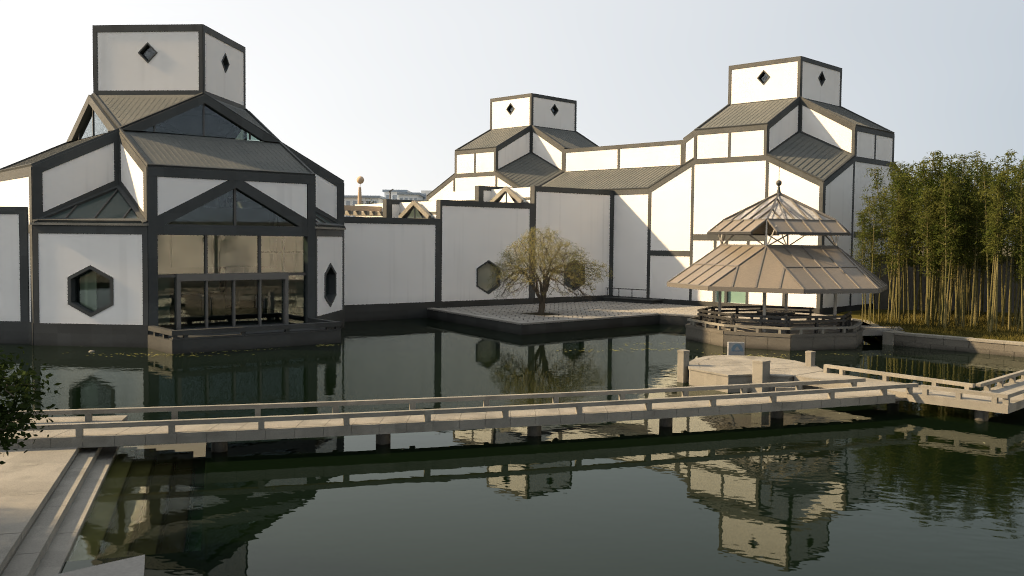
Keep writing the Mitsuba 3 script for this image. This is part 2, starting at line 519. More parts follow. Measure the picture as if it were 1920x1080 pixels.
put('pond_bed', '', FS.box(-1.6, 5.3, OFF + 0.3, OFF + 2.3, -1.6, -0.9), 'mat_bed')
for _k in range(4):
    put('pond_bed', 'submerged_step', FS.box(-1.55, 5.25, OFF + 0.5 + 0.34 * _k, OFF + 0.84 + 0.34 * _k, -1.0, -0.1 - 0.14 * _k), 'mat_dimmed_mossy_step')

# terrace in front of the gallery and the corner hall
tpoly = Polygon([(-4.35, 48.25), (0.42, 39.85), (7.17, 45.94), (8.69, 44.83), (12.3, 41.9), (14.3, 39.9), (16.2, 43.7), (15.4, 47.2), (5.95, 56.3)])
thing('terrace', kind='structure')
put('terrace', '', WORLD.prism(tpoly, -0.8, 0.452), 'mat_plinth')
pit = Polygon([(1.42, 43.95), (2.55, 45.05), (1.4, 46.3), (0.28, 45.1)])
UA, VA = np.array([0.742, 0.670]), np.array([0.670, -0.742])
FT = Frame((0.42, 39.85), unit([1, -0.05]), unit([0.05, 1]))


def paver_grid(parent, frame, region, size, gap, z0, z1, mat, name='paver', sag=0.003, cap=320, bond=True):
    inv = np.linalg.inv(np.column_stack([frame.u, frame.v]))
    loc = Polygon([tuple(inv @ (np.array(c) - frame.o)) for c in region.exterior.coords], [[tuple(inv @ (np.array(c) - frame.o)) for c in r.coords] for r in region.interiors])
    x0, y0, x1, y1 = loc.bounds
    jobs = []
    i = 0
    y = y0
    while y < y1:
        x = x0 - (size[0] / 2 if i % 2 and bond else 0)
        while x < x1:
            cell = shapely.box(x + gap / 2, y + gap / 2, x + size[0] - gap / 2, y + size[1] - gap / 2).intersection(loc)
            for g in getattr(cell, 'geoms', [cell]):
                if g.geom_type == 'Polygon' and g.area > 0.02:
                    jobs.append((frame.p(g.centroid.x, g.centroid.y, 0)[1], g))
            x += size[0]
        y += size[1]
        i += 1
    jobs.sort(key=lambda j: j[0])
    r = random.Random(3)
    rest = []
    for k, (_, g) in enumerate(jobs):
        m = frame.prism(g, z0, z1 + r.uniform(-sag, sag))
        if k < cap: put(parent, name, m, mat)
        else: rest.append(m)
    if rest: put(parent, name, cat(*rest), mat, kind='stuff')


tin = tpoly.buffer(-0.02).difference(pit)
edge = tpoly.buffer(-0.02).difference(tpoly.buffer(-0.42, join_style='mitre')).difference(pit)
paver_grid('terrace', FT, tpoly.buffer(-0.43, join_style='mitre').difference(pit), (0.44, 0.9), 0.045, 0.44, 0.5, 'mat_paver')
for a, b in (((-4.35, 48.25), (0.42, 39.85)), ((0.42, 39.85), (7.17, 45.94)), ((7.17, 45.94), (8.69, 44.83)), ((8.69, 44.83), (12.3, 41.9)), ((12.3, 41.9), (14.3, 39.9))):
    a, b = np.array(a), np.array(b)
    d = unit(b - a)
    nin = np.array([-d[1], d[0]])
    L = np.linalg.norm(b - a)
    nseg = max(1, round(L / 1.2))
    fr_ = Frame(a, d, nin)
    for k in range(nseg):
        s0, s1 = L * k / nseg + 0.006, L * (k + 1) / nseg - 0.006
        if k == 0: s0 += 0.05
        if k == nseg - 1: s1 -= 0.05
        put('terrace', 'kerb_stone', fr_.box(s0, s1, 0.0 - 0.03, 0.4, 0.43, 0.503), 'mat_paver')
thing('planting_soil', kind='structure')
put('planting_soil', '', WORLD.prism(pit, 0.40, 0.475), 'mat_soil')

# grass bank under the bamboo
bank = Polygon([(15.0, 37.9), (18.3, 34.3), (27, 24.6), (40, 30), (42, 62), (24, 62), (15.6, 47.0), (16.2, 43.7)])
thing('grass_bank', kind='structure')
put('grass_bank', '', WORLD.prism(bank.buffer(-0.35), 0.2, 0.47), 'mat_grass')
blades_v, blades_f = [], []
inner_bank = Polygon([(15.3, 38.6), (18.5, 34.8), (24, 29.3), (26, 40), (24, 50), (17, 46.5), (16.4, 43.5)])
nb = 0
while nb < 16000:
    x, y = RNG.uniform(15, 26), RNG.uniform(29, 50)
    if not (0.1 < x / y < 0.62) or not inner_bank.contains(Point(x, y)): continue
    h = RNG.uniform(0.06, 0.2)
    a = RNG.uniform(0, 6.28)
    d = np.array([math.cos(a), math.sin(a)]) * 0.016
    l = RNG.normal(0, 0.06, 2)
    i = len(blades_v)
    blades_v += [(x - d[0], y - d[1], 0.46), (x + d[0], y + d[1], 0.46), (x + l[0], y + l[1], 0.46 + h)]
    blades_f.append((i, i + 1, i + 2))
    nb += 1
thing('grass', 'short yellow green grass under the bamboo grove', 'grass', kind='stuff')
put('grass', '', trimesh.Trimesh(np.array(blades_v), np.array(blades_f), process=False), 'mat_grass')


# ================================================================== ENTRANCE HALL (left)
O = np.array([-14.5656, 41.0344])
AL = -7.1578
E1 = np.array([math.cos(AL), math.sin(AL)])
E2 = np.array([E1[1], -E1[0]])
S, AR, W = 3.29, 3.08, 3.32
zP, zWB, zSL, zN, zE, zS, zT0, zT1 = 0.5, 0.81, 4.36, 5.91, 6.46, 7.99, 9.67, 12.49
H = thing('entrance_hall', 'large white museum hall with gabled glass portal and square tower at the left', 'building')


def P(d, l, a, b, z):
    q = O + a * d + b * l
    return np.array([q[0], q[1], z])


dirs = [(E1, E2), (E2, -E1), (-E1, -E2), (-E2, E1)]      # each arm's outward direction and the direction of the next arm
for ai, (d, l) in enumerate(dirs):
    F_ = S + AR
    start = O + F_ * d + W * l                       # portal wall runs from +l to -l
    if ai == 0:
        L = 2 * W
        o3, eu, en = np.array([*start, 0.0]), np.array([*(-l), 0.0]), np.array([*d, 0.0])
        ev = np.array([0, 0, 1.0])
        pk = put(H, 'portal', extr(Polygon([(0.36, 4.72), (0.36, 6.13), (3.0, 6.13)]).union(Polygon([(L - 0.36, 4.72), (L - 0.36, 6.13), (L - 3.0, 6.13)])), o3, eu, ev, en, 0.0, 0.2), 'mat_plaster')
        put(pk, 'post', extr(Polygon(rect(0, 0.34, 0.0, 6.13)), o3, eu, ev, en, 0.03, 0.35), 'mat_granite')
        put(pk, 'post', extr(Polygon(rect(L - 0.34, L, 0.0, 6.13)), o3, eu, ev, en, 0.03, 0.35), 'mat_granite')
        put(pk, 'beam', extr(Polygon(rect(0, L, 6.135, 6.46)), o3, eu, ev, en, 0.033, 0.35), 'mat_granite')
        put(pk, 'beam', extr(Polygon(rect(0.342, L - 0.342, 4.05, 4.44)), o3, eu, ev, en, 0.026, 0.35), 'mat_granite')
        put(pk, 'rafter', extr(Polygon([(0.342, 4.43), (0.7, 4.445), (L / 2, 5.86), (L / 2, 6.134), (3.05, 6.134), (0.342, 4.73)]), o3, eu, ev, en, 0.022, 0.35), 'mat_granite')
        put(pk, 'rafter', extr(Polygon([(L - 0.342, 4.43), (L - 0.7, 4.445), (L / 2, 5.86), (L / 2, 6.134), (L - 3.05, 6.134), (L - 0.342, 4.73)]), o3, eu, ev, en, 0.019, 0.35), 'mat_granite')
        gl = put(H, 'portal_glazing', flat(Polygon([(0.7, 4.44), (L / 2 - 0.03, 4.44), (L / 2 - 0.03, 5.85)]), o3, eu, ev, en, -0.16), 'mat_glass')
        put(gl, 'pane', flat(Polygon([(L - 0.7, 4.44), (L / 2 + 0.03, 4.44), (L / 2 + 0.03, 5.85)]), o3, eu, ev, en, -0.16), 'mat_glass')
        put(gl, 'mullion', extr(Polygon(rect(L / 2 - 0.045, L / 2 + 0.045, 4.44, 5.87)), o3, eu, ev, en, -0.1, 0.12), 'mat_mullion')
        for k, (s0, s1) in enumerate(((0.34, 2.14), (2.24, 4.27), (4.36, L - 0.34))):
            put(gl, 'pane', flat(Polygon(rect(s0, s1, 2.62, 4.05)), o3, eu, ev, en, -0.16 - 0.004 * k), 'mat_glass')
        for s0 in (2.14, 4.27):
            put(gl, 'mullion', extr(Polygon(rect(s0, s0 + 0.1, 2.6, 4.05)), o3, eu, ev, en, -0.1, 0.14), 'mat_mullion')
        put(gl, 'mullion', extr(Polygon(rect(5.34, 5.39, 2.6, 4.05)), o3, eu, ev, en, -0.19, 0.05), 'mat_mullion')
        put(gl, 'transom', extr(Polygon(rect(4.37, L - 0.34, 3.4, 3.44)), o3, eu, ev, en, -0.2, 0.04), 'mat_mullion')
        put(gl, 'transom', extr(Polygon(rect(0.34, 1.04, 2.5, 2.6)), o3, eu, ev, en, -0.1, 0.14), 'mat_mullion')
        put(gl, 'transom', extr(Polygon(rect(5.48, L - 0.34, 2.5, 2.6)), o3, eu, ev, en, -0.1, 0.14), 'mat_mullion')
        put(gl, 'pane', flat(Polygon(rect(0.34, 1.05, 0.55, 2.5)), o3, eu, ev, en, -0.163), 'mat_glass')
        put(gl, 'pane', flat(Polygon(rect(5.47, L - 0.34, 0.55, 2.5)), o3, eu, ev, en, -0.161), 'mat_glass')
        dk = put(H, 'door_frame', extr(Polygon(rect(1.04, 5.48, 2.36, 2.62)), o3, eu, ev, en, 0.0, 0.3), 'mat_door_frame')
        put(dk, 'jamb', extr(Polygon(rect(1.04, 1.18, 0.5, 2.358)), o3, eu, ev, en, -0.01, 0.28), 'mat_door_frame')
        put(dk, 'jamb', extr(Polygon(rect(5.34, 5.48, 0.5, 2.358)), o3, eu, ev, en, -0.01, 0.28), 'mat_door_frame')
        for k, (s0, s1) in enumerate(((1.18, 2.155), (2.225, 3.225), (3.295, 4.285), (4.355, 5.34))):
            dl_ = put(H, 'door_leaf', flat(Polygon(rect(s0, s1, 0.55, 2.358)), o3, eu, ev, en, -0.17 - 0.003 * k), 'mat_glass')
            put(dl_, 'bottom_rail', extr(Polygon(rect(s0 + 0.002, s1 - 0.002, 0.51, 0.6)), o3, eu, ev, en, -0.13, 0.07), 'mat_mullion')
            put(dl_, 'door_handle', bar(o3 + eu * (s1 - 0.12 if k % 2 == 0 else s0 + 0.12) + ev * 1.25 - en * 0.08, o3 + eu * (s1 - 0.12 if k % 2 == 0 else s0 + 0.12) + ev * 1.75 - en * 0.08, 0.018, 0.018), 'mat_dark_steel')
        for s0 in (2.155, 3.225, 4.285):
            put(dk, 'mullion', extr(Polygon(rect(s0, s0 + 0.07, 0.5, 2.358)), o3, eu, ev, en, -0.06, 0.16), 'mat_door_frame')
    else:
        facade(H, 'arm_wall', start, -l, d, rect(0, 2 * W, zWB, zE), (0.0, 0.34, 0.33, 0.34),
               bars=[rect(0.345, 2 * W - 0.345, 4.06, 4.38)], th=0.33)
        if ai == 1:
            pass
    # roof of the arm
    roofplane(H, 'arm_roof', [P(d, l, F_, W, zE + 0.02), P(d, l, F_, -W, zE + 0.02), P(d, l, S, -W, zS + 0.02), P(d, l, S, W, zS + 0.02)],
              np.array([*d, -(zS - zE) / AR]), 0.215, each=(ai == 0), edges=(0, 1, 3), rib=(0.045, 0.017))
    # side walls of the arm, rising with the roof
    for sg in (1, -1):
        oo = O + F_ * d + sg * W * l
        facade(H, 'arm_side', oo, -d, sg * l, [(0, zSL), (AR, zN), (AR, zS), (0, zE)], (0.26, 0.22, 0.32, 0.34), th=0.24)
    # clerestory gable under the tower corner
    o3, eu, ev, en = np.array([*(O + S * d + S * l), 0.0]), np.array([*(-l), 0.0]), np.array([0, 0, 1.0]), np.array([*d, 0.0])
    tri = Polygon([(0, zS + 0.04), (2 * S, zS + 0.04), (S, zT0)])
    slope = (zT0 - zS) / S
    t_in = Polygon([(0.78, zS + 0.06), (2 * S - 0.78, zS + 0.06), (S, zT0 - 0.34)])
    gk = put(H, 'clerestory', extr(Polygon([(0, zS + 0.02), (0.8, zS + 0.04), (S, zT0 - 0.33), (S, zT0 + 0.02)]), o3, eu, ev, en, 0.16, 0.3), 'mat_granite')
    put(gk, 'rafter', extr(Polygon([(2 * S, zS + 0.02), (2 * S - 0.8, zS + 0.04), (S, zT0 - 0.33), (S, zT0 + 0.02)]), o3, eu, ev, en, 0.157, 0.3), 'mat_granite')
    if ai == 2:
        put(gk, 'back_panel', extr(t_in, o3, eu, ev, en, -0.05, 0.05), 'mat_dark_interior')
    else:
        put(gk, 'pane', flat(t_in.intersection(shapely.box(0, 0, S, 20)), o3, eu, ev, en, -0.02), 'mat_glass')
        put(gk, 'pane', flat(t_in.intersection(shapely.box(S, 0, 9, 20)), o3, eu, ev, en, -0.02), 'mat_glass')
        for s0 in (S, 1.32, 2 * S - 1.32):
            top = zS + (min(s0, 2 * S - s0)) * slope - 0.3
            put(gk, 'mullion', extr(Polygon(rect(s0 - 0.03, s0 + 0.03, zS + 0.05, top)), o3, eu, ev, en, 0.02, 0.07), 'mat_mullion')
    # sloping triangle between two gables
    A_, B_, C_ = P(d, l, S, 0, zT0 + 0.015), P(d, l, 0, S, zT0 + 0.015), P(d, l, S, S, zS + 0.03)
    roofplane(H, 'hip_roof', [A_, B_, C_], C_ - (A_ + B_) / 2, 0.22, margin=0.24, rib=(0.04, 0.014), edges=(1, 2))
    # low corner bay with the window, its sloping skylight
    p0, p1 = O + W * d + F_ * l, O + F_ * d + W * l
    du = unit(p1 - p0)
    nn = unit(d + l)
    L = float(np.linalg.norm(p1 - p0))
    hx = hexagon(L / 2, 2.0, 0.79, 0.86, 0.45)
    fk, fr = facade(H, 'corner_bay', p0, du, nn, rect(0, L, zWB, zSL), (0.0, 0.2, 0.3, 0.2), holes=[hx], th=0.24)
    if ai in (0, 1, 3):
        wk_ = window(H, fr, hx, frame=0.12, depth=0.36, backdist=0.5)
        if ai == 0:
            put(wk_, 'painted_reflection', flat(Polygon(rect(L / 2 - 0.6, L / 2 + 0.02, 1.2, 2.8)), *fr, -0.36), 'mat_cream_reflection')  # half sheet behind the pane, coloured to read as a reflection
    put(fk, 'sill', extr(Polygon(rect(-0.04, L + 0.04, zSL + 0.005, zSL + 0.09)), *fr, 0.1, 0.3), 'mat_stone')
    o3 = np.array([*p0, 0.0])
    a3, b3, c3 = np.array([*p0, zSL + 0.1]), np.array([*p1, zSL + 0.1]), P(d, l, S, S, zN - 0.02)
    sk = put(H, 'skylight', slab([a3, b3, c3], 0.04), 'mat_skylight_glass')
    n3 = unit(np.cross(b3 - a3, c3 - a3)); n3 = n3 if n3[2] > 0 else -n3
    for q0, q1 in ((a3, b3), (b3, c3), (c3, a3)):
        inw = np.cross(n3, unit(q1 - q0)); inw = inw if np.dot(inw, (a3 + b3 + c3) / 3 - q0) > 0 else -inw
        put(sk, 'frame', bar(q0 + inw * 0.09, q1 + inw * 0.09, 0.15, 0.12, up=n3, lift=0.03), 'mat_granite')
    for m in ribs_on([a3, b3, c3], c3 - (a3 + b3) / 2, L / 4, 0.06, 0.06, 0.1, start=0.95):
        put(sk, 'glazing_bar', m, 'mat_mullion')
    # tower wall over this quarter
    t0, t1 = O + S * 0.985 * d, O + S * 0.985 * l
    du = unit(t1 - t0); L = float(np.linalg.norm(t1 - t0)); nn = unit(d + l)
    dm = Polygon([(L / 2, 11.0), (L / 2 + 0.37, 11.375), (L / 2, 11.75), (L / 2 - 0.37, 11.375)])
    fk, fr = facade(H, 'tower_wall', t0, du, nn, rect(0, L, zT0, zT1), (0.2, 0.16, 0.28, 0.16), holes=[dm])
    window(H, fr, dm, frame=0.05, depth=0.2, backdist=0.6)
    # plinth
    put(H, 'plinth', extr(Polygon(rect(0, float(np.linalg.norm(p1 - p0)), -0.6, zWB)), np.array([*p0, 0.0]), np.array([*unit(p1 - p0), 0.0]), np.array([0, 0, 1.0]), np.array([*nn, 0.0]), 0.05, 0.3), 'mat_plinth')
    q0 = O + F_ * d + W * l
    put(H, 'plinth', extr(Polygon(rect(0, 2 * W, -0.6, zWB if ai else 0.49)), np.array([*q0, 0.0]), np.array([*(-l), 0.0]), np.array([0, 0, 1.0]), np.array([*d, 0.0]), 0.055, 0.3), 'mat_plinth')
FH = Frame(O, E1, E2)
put(H, 'tower_roof', WORLD.prism(Polygon([tuple(O + S * 0.96 * v) for v in (E1, E2, -E1, -E2)]), zT1 - 0.12, zT1 - 0.02), 'mat_roof')
put(H, 'floor', WORLD.prism(Polygon([tuple(O + 6.1 * a + 3.1 * b) for a, b in ((E1, E2), (E2, E1), (E2, -E1), (-E1, E2), (-E1, -E2), (-E2, -E1), (-E2, E1), (E1, -E2))]), 0.3, 0.5), 'mat_dark_interior')
put(H, 'inner_wall', FH.box(-3.4, -3.25, -3.2, 3.2, 0.5, 7.8), 'mat_interior')
put(H, 'inner_wall', FH.box(1.2, 3.2, 1.4, 3.2, 0.5, 5.6), 'mat_interior')
put(H, 'inner_wall', FH.box(-1.0, 3.2, -3.2, -3.05, 2.7, 5.6), 'mat_interior')
put(H, 'inner_wall', FH.box(2.8, 2.95, -3.0, 1.2, 2.75, 5.2), 'mat_interior')
put(H, 'ceiling', WORLD.prism(Polygon([tuple(O + S * 0.9 * v) for v in (E1, E2, -E1, -E2)]), 9.45, 9.55), 'mat_dark_interior')
put(H, 'reception_desk', FH.box(1.0, 1.5, -1.6, 1.0, 0.5, 1.6), 'mat_dark_interior')

# a plain block added behind the hall to shade the terrace, seen from here only through the clerestory glass
RB = thing('added_shade_block', 'plain white block added close behind the left hall to shade the terrace, hidden from here', 'building')
FR = Frame((-19.3, 45.2), (1, 0), (0, 1))
for o_, du_, nn_, L_ in (((-19.3, 45.2), (1, 0), (0, -1), 5.6), ((-13.7, 45.2), (0, 1), (1, 0), 3.6), ((-13.7, 48.8), (-1, 0), (0, 1), 5.6), ((-19.3, 48.8), (0, -1), (-1, 0), 3.6)):
    facade(RB, 'wall', o_, du_, nn_, rect(0, L_, 0.4, 11.2), (0.3, 0.2, 0.28, 0.2), bars=[rect(0.21, L_ - 0.21, 7.6, 7.85)])
put(RB, 'roof', FR.box(0.1, 5.5, 0.1, 3.5, 11.0, 11.12), 'mat_roof')

# stone landing before the portal, over the water
D_ = thing('portal_terrace', 'dark granite landing with low rail before the glass portal', 'terrace')
a0, a1, b0, b1 = 6.44, 8.82, -3.1, 3.38
put(D_, 'base', FH.box(a0, a1, b0, b1, -0.6, 0.47), 'mat_plinth')
nj = 5
for k in range(nj):
    put(D_, 'cap_stone', FH.box(a1 - 0.3, a1 + 0.02, b0 + (b1 - b0) * k / nj + 0.004, b0 + (b1 - b0) * (k + 1) / nj - 0.004, 0.475, 0.53), 'mat_plinth')
put(D_, 'rail', FH.box(a1 - 0.2, a1 + 0.03, b0, b1 + 0.02, 0.63, 0.8), 'mat_plinth')
put(D_, 'rail', FH.box(a0 + 0.1, a1 - 0.202, b1 - 0.2, b1 + 0.018, 0.632, 0.798), 'mat_plinth')
put(D_, 'rail', FH.box(a0 + 0.1, a1 - 0.202, b0, b0 + 0.2, 0.632, 0.798), 'mat_plinth')
for b in (b0 + 0.12, b0 + 0.5, b0 + 2.2, b0 + 3.9, b1 - 0.5, b1 - 0.12):
    put(D_, 'rail_support', FH.box(a1 - 0.17, a1 - 0.03, b - 0.07, b + 0.07, 0.53, 0.632), 'mat_plinth')
for a in (a0 + 0.5, a0 + 1.4):
    put(D_, 'rail_support', FH.box(a, a + 0.14, b1 - 0.17, b1 - 0.03, 0.47, 0.634), 'mat_plinth')

# garden wall at the far left
LW = thing('garden_wall', 'white garden wall with dark granite coping at the left edge by the hall', 'wall')
lwu = unit([1.0, 0.01])
lwn = np.array([lwu[1], -lwu[0]])
fk, fr = facade(LW, 'panel', np.array([-28.45, 34.8]), lwu, lwn, rect(0, 10.68, 0.82, 5.02), (0.0, 0.3, 0.27, 0.0), bars=[rect(5.2, 5.5, 0.82, 4.75)], th=0.35)
put(LW, 'plinth', extr(Polygon(rect(0, 10.68, -0.6, 0.82)), *fr, 0.05, 0.42), 'mat_plinth')

# ================================================================== GALLERY
GA = thing('gallery', 'long white gallery in three rising steps with hexagonal windows behind the small tree', 'building')
segs = [(-2.5, 5.42, 5.02, 0.0, 0.27), (5.42, 11.6, 6.0, 0.12, 0.3), (11.6, 17.64, 6.96, 0.12, 0.3)]
for i, (s0, s1, zt, wl, wr) in enumerate(segs):
    hx = []
    if i == 1: hx = [hexagon(8.53, 2.0, 0.74, 0.86, 0.45)]
    if i == 2: hx = [hexagon(14.62, 2.02, 0.75, 0.86, 0.45)]
    fk, fr = facade(GA, 'wall', G0, GD, GN, rect(s0, s1, 0.8, zt), (0.0, wr, 0.3, wl), holes=hx, th=0.36)
    for h in hx: window(GA, fr, h, frame=0.08, depth=0.2, glass='mat_clear_glass' if i == 1 else 'mat_glass', back='mat_pale_reflection' if i == 1 else 'mat_dark_interior', backdist=0.24)  # pale backing gives the middle wall's pane its painted reflection
    put(GA, 'plinth', extr(Polygon(rect(s0, s1, -0.6, 0.8)), *fr, 0.06, 0.4), 'mat_plinth')
    put(GA, 'roof', FG.box(s0, s1, -9.0, -0.37, zt - 0.75, zt - 0.6), 'mat_roof')
    put(GA, 'end_wall', FG.box(s0 + 0.01, s0 + 0.25, -9.0, -0.37, 0.5 if i == 0 else segs[i - 1][2] - 0.6, zt - 0.05), 'mat_plaster')
    if i < 2:
        # stepped wall behind, its end facing the sun
        zb = zt - 0.65
        put(GA, 'parapet', FG.box(4.62 + 6.1 * i, 9.3 + 6.1 * i, -4.3, -4.0, zb, zt + 0.83), 'mat_plaster')
        put(GA, 'coping', FG.box(4.95 + 6.1 * i, 9.3 + 6.1 * i, -4.33, -3.97, zt + 0.832, zt + 1.09), 'mat_granite')
        put(GA, 'end_post', FG.box(4.6 + 6.1 * i, 4.95 + 6.1 * i, -4.34, -3.96, zb, zt + 1.095), 'mat_granite')
        # gabled skylight: its end faces left
        s_ = 5.15 + 6.05 * i
        zf, za = zt + 0.1, zt + 0.86
        bn, bf = -0.55, -3.45
        bm = (bn + bf) / 2
        sk = put(GA, 'skylight', cat(slab([FG.p(s_, bn, zf), FG.p(s_ + 5, bn, zf), FG.p(s_ + 5, bm, za), FG.p(s_, bm, za)], 0.03),
                                     slab([FG.p(s_, bf, zf), FG.p(s_ + 5, bf, zf), FG.p(s_ + 5, bm, za), FG.p(s_, bm, za)], 0.03)), 'mat_pale_glass')
        put(sk, 'gable_frame', bar(FG.p(s_, bn, zf - 0.02), FG.p(s_, bm, za + 0.02), 0.16, 0.24), 'mat_stone')
        put(sk, 'gable_frame', bar(FG.p(s_, bf, zf - 0.02), FG.p(s_, bm, za + 0.02), 0.158, 0.238), 'mat_stone')
        put(sk, 'gable_pane', flat(Polygon([(bf + 0.2, zf - 0.5), (bn - 0.2, zf - 0.5), (bm, za - 0.15)]), np.array([*(G0 + (s_ + 0.02) * GD), 0.0]), np.array([*GN, 0.0]), np.array([0, 0, 1.0]), np.array([*(-GD), 0.0]), 0.0), 'mat_skylight_glass' if i == 0 else 'mat_white')
        put(sk, 'gable_bar', bar(FG.p(s_, bm, zf - 0.4), FG.p(s_, bm, za - 0.1), 0.06, 0.06), 'mat_stone')
        put(sk, 'curb', FG.box(s_ - 0.05, s_ + 5, bf - 0.05, bn + 0.05, zt - 0.6, zf - 0.04), 'mat_roof')
        for k in range(1, 6):
            put(sk, 'glazing_bar', bar(FG.p(s_ + k * 0.8, bn, zf), FG.p(s_ + k * 0.8, bm, za), 0.05, 0.06, lift=0.03), 'mat_steel')
# pergola beam with rafters behind the first stretch
PG = thing('pergola', 'pale sunlit roof beam with a row of rafter ends behind the low gallery wall', 'pergola')
put(PG, 'beam', FG.box(0.5, 5.8, -6.12, -5.9, 5.5, 5.78), 'mat_city_tan')
for k in range(10):
    put(PG, 'rafter', FG.box(0.9 + k * 0.5, 1.05 + k * 0.5, -8.0, -5.7, 5.28, 5.495), 'mat_stone')
put(PG, 'post', FG.box(0.6, 0.85, -6.1, -5.92, 4.2, 5.5), 'mat_stone')
put(PG, 'post', FG.box(5.5, 5.75, -6.1, -5.92, 4.2, 5.5), 'mat_stone')


# ================================================================== HALLS OF THE RIGHT SIDE
z0, z1, z2, zc, z3, z4 = 6.97, 8.46, 10.03, 9.94, 11.76, 14.0


def tower_hall(key, u0, u1, u2, u3, v0, v1, v2, v3, zb, front_bars=(), right_bars=(), each=False, notches=(1, 1, 1, 1), front_holes=()):
    """A cross-shaped hall: four arms with sloping roofs round a square tower, the corners between the arms filled by lower sloping roofs."""
    t = 0.2
    pt = 0.16
    # four outer faces; each: origin corner, direction along, outward normal, breakpoints
    faces = [((u0, v0), DL, -DR, (0, u1 - u0, u2 - u0, u3 - u0), 'u'), ((u0, v0), DR, -DL, (0, v1 - v0, v2 - v0, v3 - v0), 'v'),
             ((u3, v0), DR, DL, (0, v1 - v0, v2 - v0, v3 - v0), 'v'), ((u0, v3), DL, DR, (0, u1 - u0, u2 - u0, u3 - u0), 'u')]
    for fi, ((a, b), du, nn, (q0, q1, q2, q3), _) in enumerate(faces):
        oo = K0 + a * DL + b * DR
        low = [(q0, zb), (q3, zb), (q3, z0), (q2, z1), (q1, z1), (q0, z0)]
        bars = [rect(q1 - pt / 2 - 0.05, q1 + pt / 2 - 0.05, zb, z1 - 0.215), rect(q2 - pt / 2 + 0.05, q2 + pt / 2 + 0.05, zb, z1 - 0.215)]
        bars += list(front_bars) if fi == 0 else (list(right_bars) if fi == 1 else [])
        facade(key, 'lower_wall', oo, du, nn, low, (0.0, t, 0.25, 0.24, 0.25, t), bars=bars, holes=list(front_holes) if fi == 0 else [])
        mid = (q1 + q2) / 2
        facade(key, 'arm_wall', oo, du, nn, rect(q1, q2, z1 + 0.002, z2), (0.03, 0.17, 0.24, 0.17), bars=[rect(mid - 0.07, mid + 0.07, z1 + 0.03, z2 - 0.24)])
        put(key, 'plinth', extr(Polygon(rect(q0, q3, -0.3, zb)), np.array([*oo, 0.0]), np.array([*du, 0.0]), np.array([0, 0, 1.0]), np.array([*nn, 0.0]), 0.06, 0.3), 'mat_plinth')
    # arm roofs
    e = 0.015
    roofs = [([(u1, v0), (u2, v0), (u2, v1), (u1, v1)], -DR), ([(u0, v1), (u0, v2), (u1, v2), (u1, v1)], -DL), ([(u3, v1), (u3, v2), (u2, v2), (u2, v1)], DL), ([(u1, v3), (u2, v3), (u2, v2), (u1, v2)], DR)]
    for q, d in roofs:
        pts = [FK.p(*q[0], z2 + e), FK.p(*q[1], z2 + e), FK.p(*q[2], z3 + e), FK.p(*q[3], z3 + e)]
        roofplane(key, 'arm_roof', pts, np.array([*d, -0.5]), 0.28, rib=(0.05, 0.022), edges=(0, 1, 3))
    # corner roofs and the walls above them
    for (ua, ub, va, vb) in ((u0, u1, v0, v1), (u3, u2, v0, v1), (u0, u1, v3, v2), (u3, u2, v3, v2)):
        pts = [FK.p(ua, va, z0 + e), FK.p(ub, va, z1 + e), FK.p(ub, vb, zc + e), FK.p(ua, vb, z1 + e)]
        roofplane(key, 'corner_roof', pts, np.array([*(DR * (1 if vb > va else -1)), 0.5]), 0.27, each=each and ua == u0 and va == v0, rib=(0.06, 0.035), edges=(0, 3))
        su, sv = (1 if ub > ua else -1), (1 if vb > va else -1)
        L = abs(vb - va)
        facade(key, 'clerestory_wall', K0 + ub * DL + va * DR, DR * sv, -DL * su, [(0, z1), (L, zc), (L, z3), (0, z2)], (0.1, 0.16, 0.26, 0.17))
        L = abs(ub - ua)
        facade(key, 'clerestory_wall', K0 + ua * DL + vb * DR, DL * su, -DR * sv, [(0, z1), (L, zc), (L, z3), (0, z2)], (0.1, 0.16, 0.26, 0.17))
    # tower
    Lu, Lv = u2 - u1, v2 - v1
    for (a, b), du, nn, L in (((u1, v1), DL, -DR, Lu), ((u1, v1), DR, -DL, Lv), ((u2, v1), DR, DL, Lv), ((u1, v2), DL, DR, Lu)):
        dm = Polygon([(L / 2, 12.73), (L / 2 + 0.37, 13.1), (L / 2, 13.48), (L / 2 - 0.37, 13.1)])
        fk, fr = facade(key, 'tower_wall', K0 + a * DL + b * DR, du, nn, rect(0, L, z3, z4), (0.06, 0.16, 0.24, 0.16), holes=[dm])
        window(key, fr, dm, frame=0.05, depth=0.2, backdist=0.6)
    put(key, 'tower_roof', FK.box(u1 + 0.1, u2 - 0.1, v1 + 0.1, v2 - 0.1, z4 - 0.12, z4 - 0.03), 'mat_roof')


CH = thing('corner_hall', 'tall sunlit white hall with square tower and grey roofs, behind the pond pavilion', 'building')
tower_hall(CH, 0.0, 3.14, 7.55, 10.56, 0.0, 3.36, 8.2, 11.4, 0.76, each=True,
           front_bars=[rect(3.17, 7.49, 4.07, 4.41), rect(7.69, 10.36, 3.18, 3.48), rect(5.3, 5.45, 0.76, 4.068), rect(6.02, 6.18, 0.76, 4.066), rect(4.02, 4.17, 0.76, 4.068), rect(1.9, 2.06, 0.76, 3.4), rect(0.2, 3.0, 3.402, 3.7)],
           right_bars=[rect(3.5, 8.1, 4.3, 4.6), rect(5.7, 5.86, 0.76, 4.298)],
           front_holes=[Polygon(rect(4.171, 6.018, 0.761, 2.2))])
put(CH, 'green_window', flat(Polygon(rect(4.171, 6.018, 0.761, 2.2)), np.array([*K0, 0.0]), np.array([*DL, 0.0]), np.array([0, 0, 1.0]), np.array([*(-DR), 0.0]), -0.12), 'mat_green_glass', label='pale green glazed opening low in the wall')
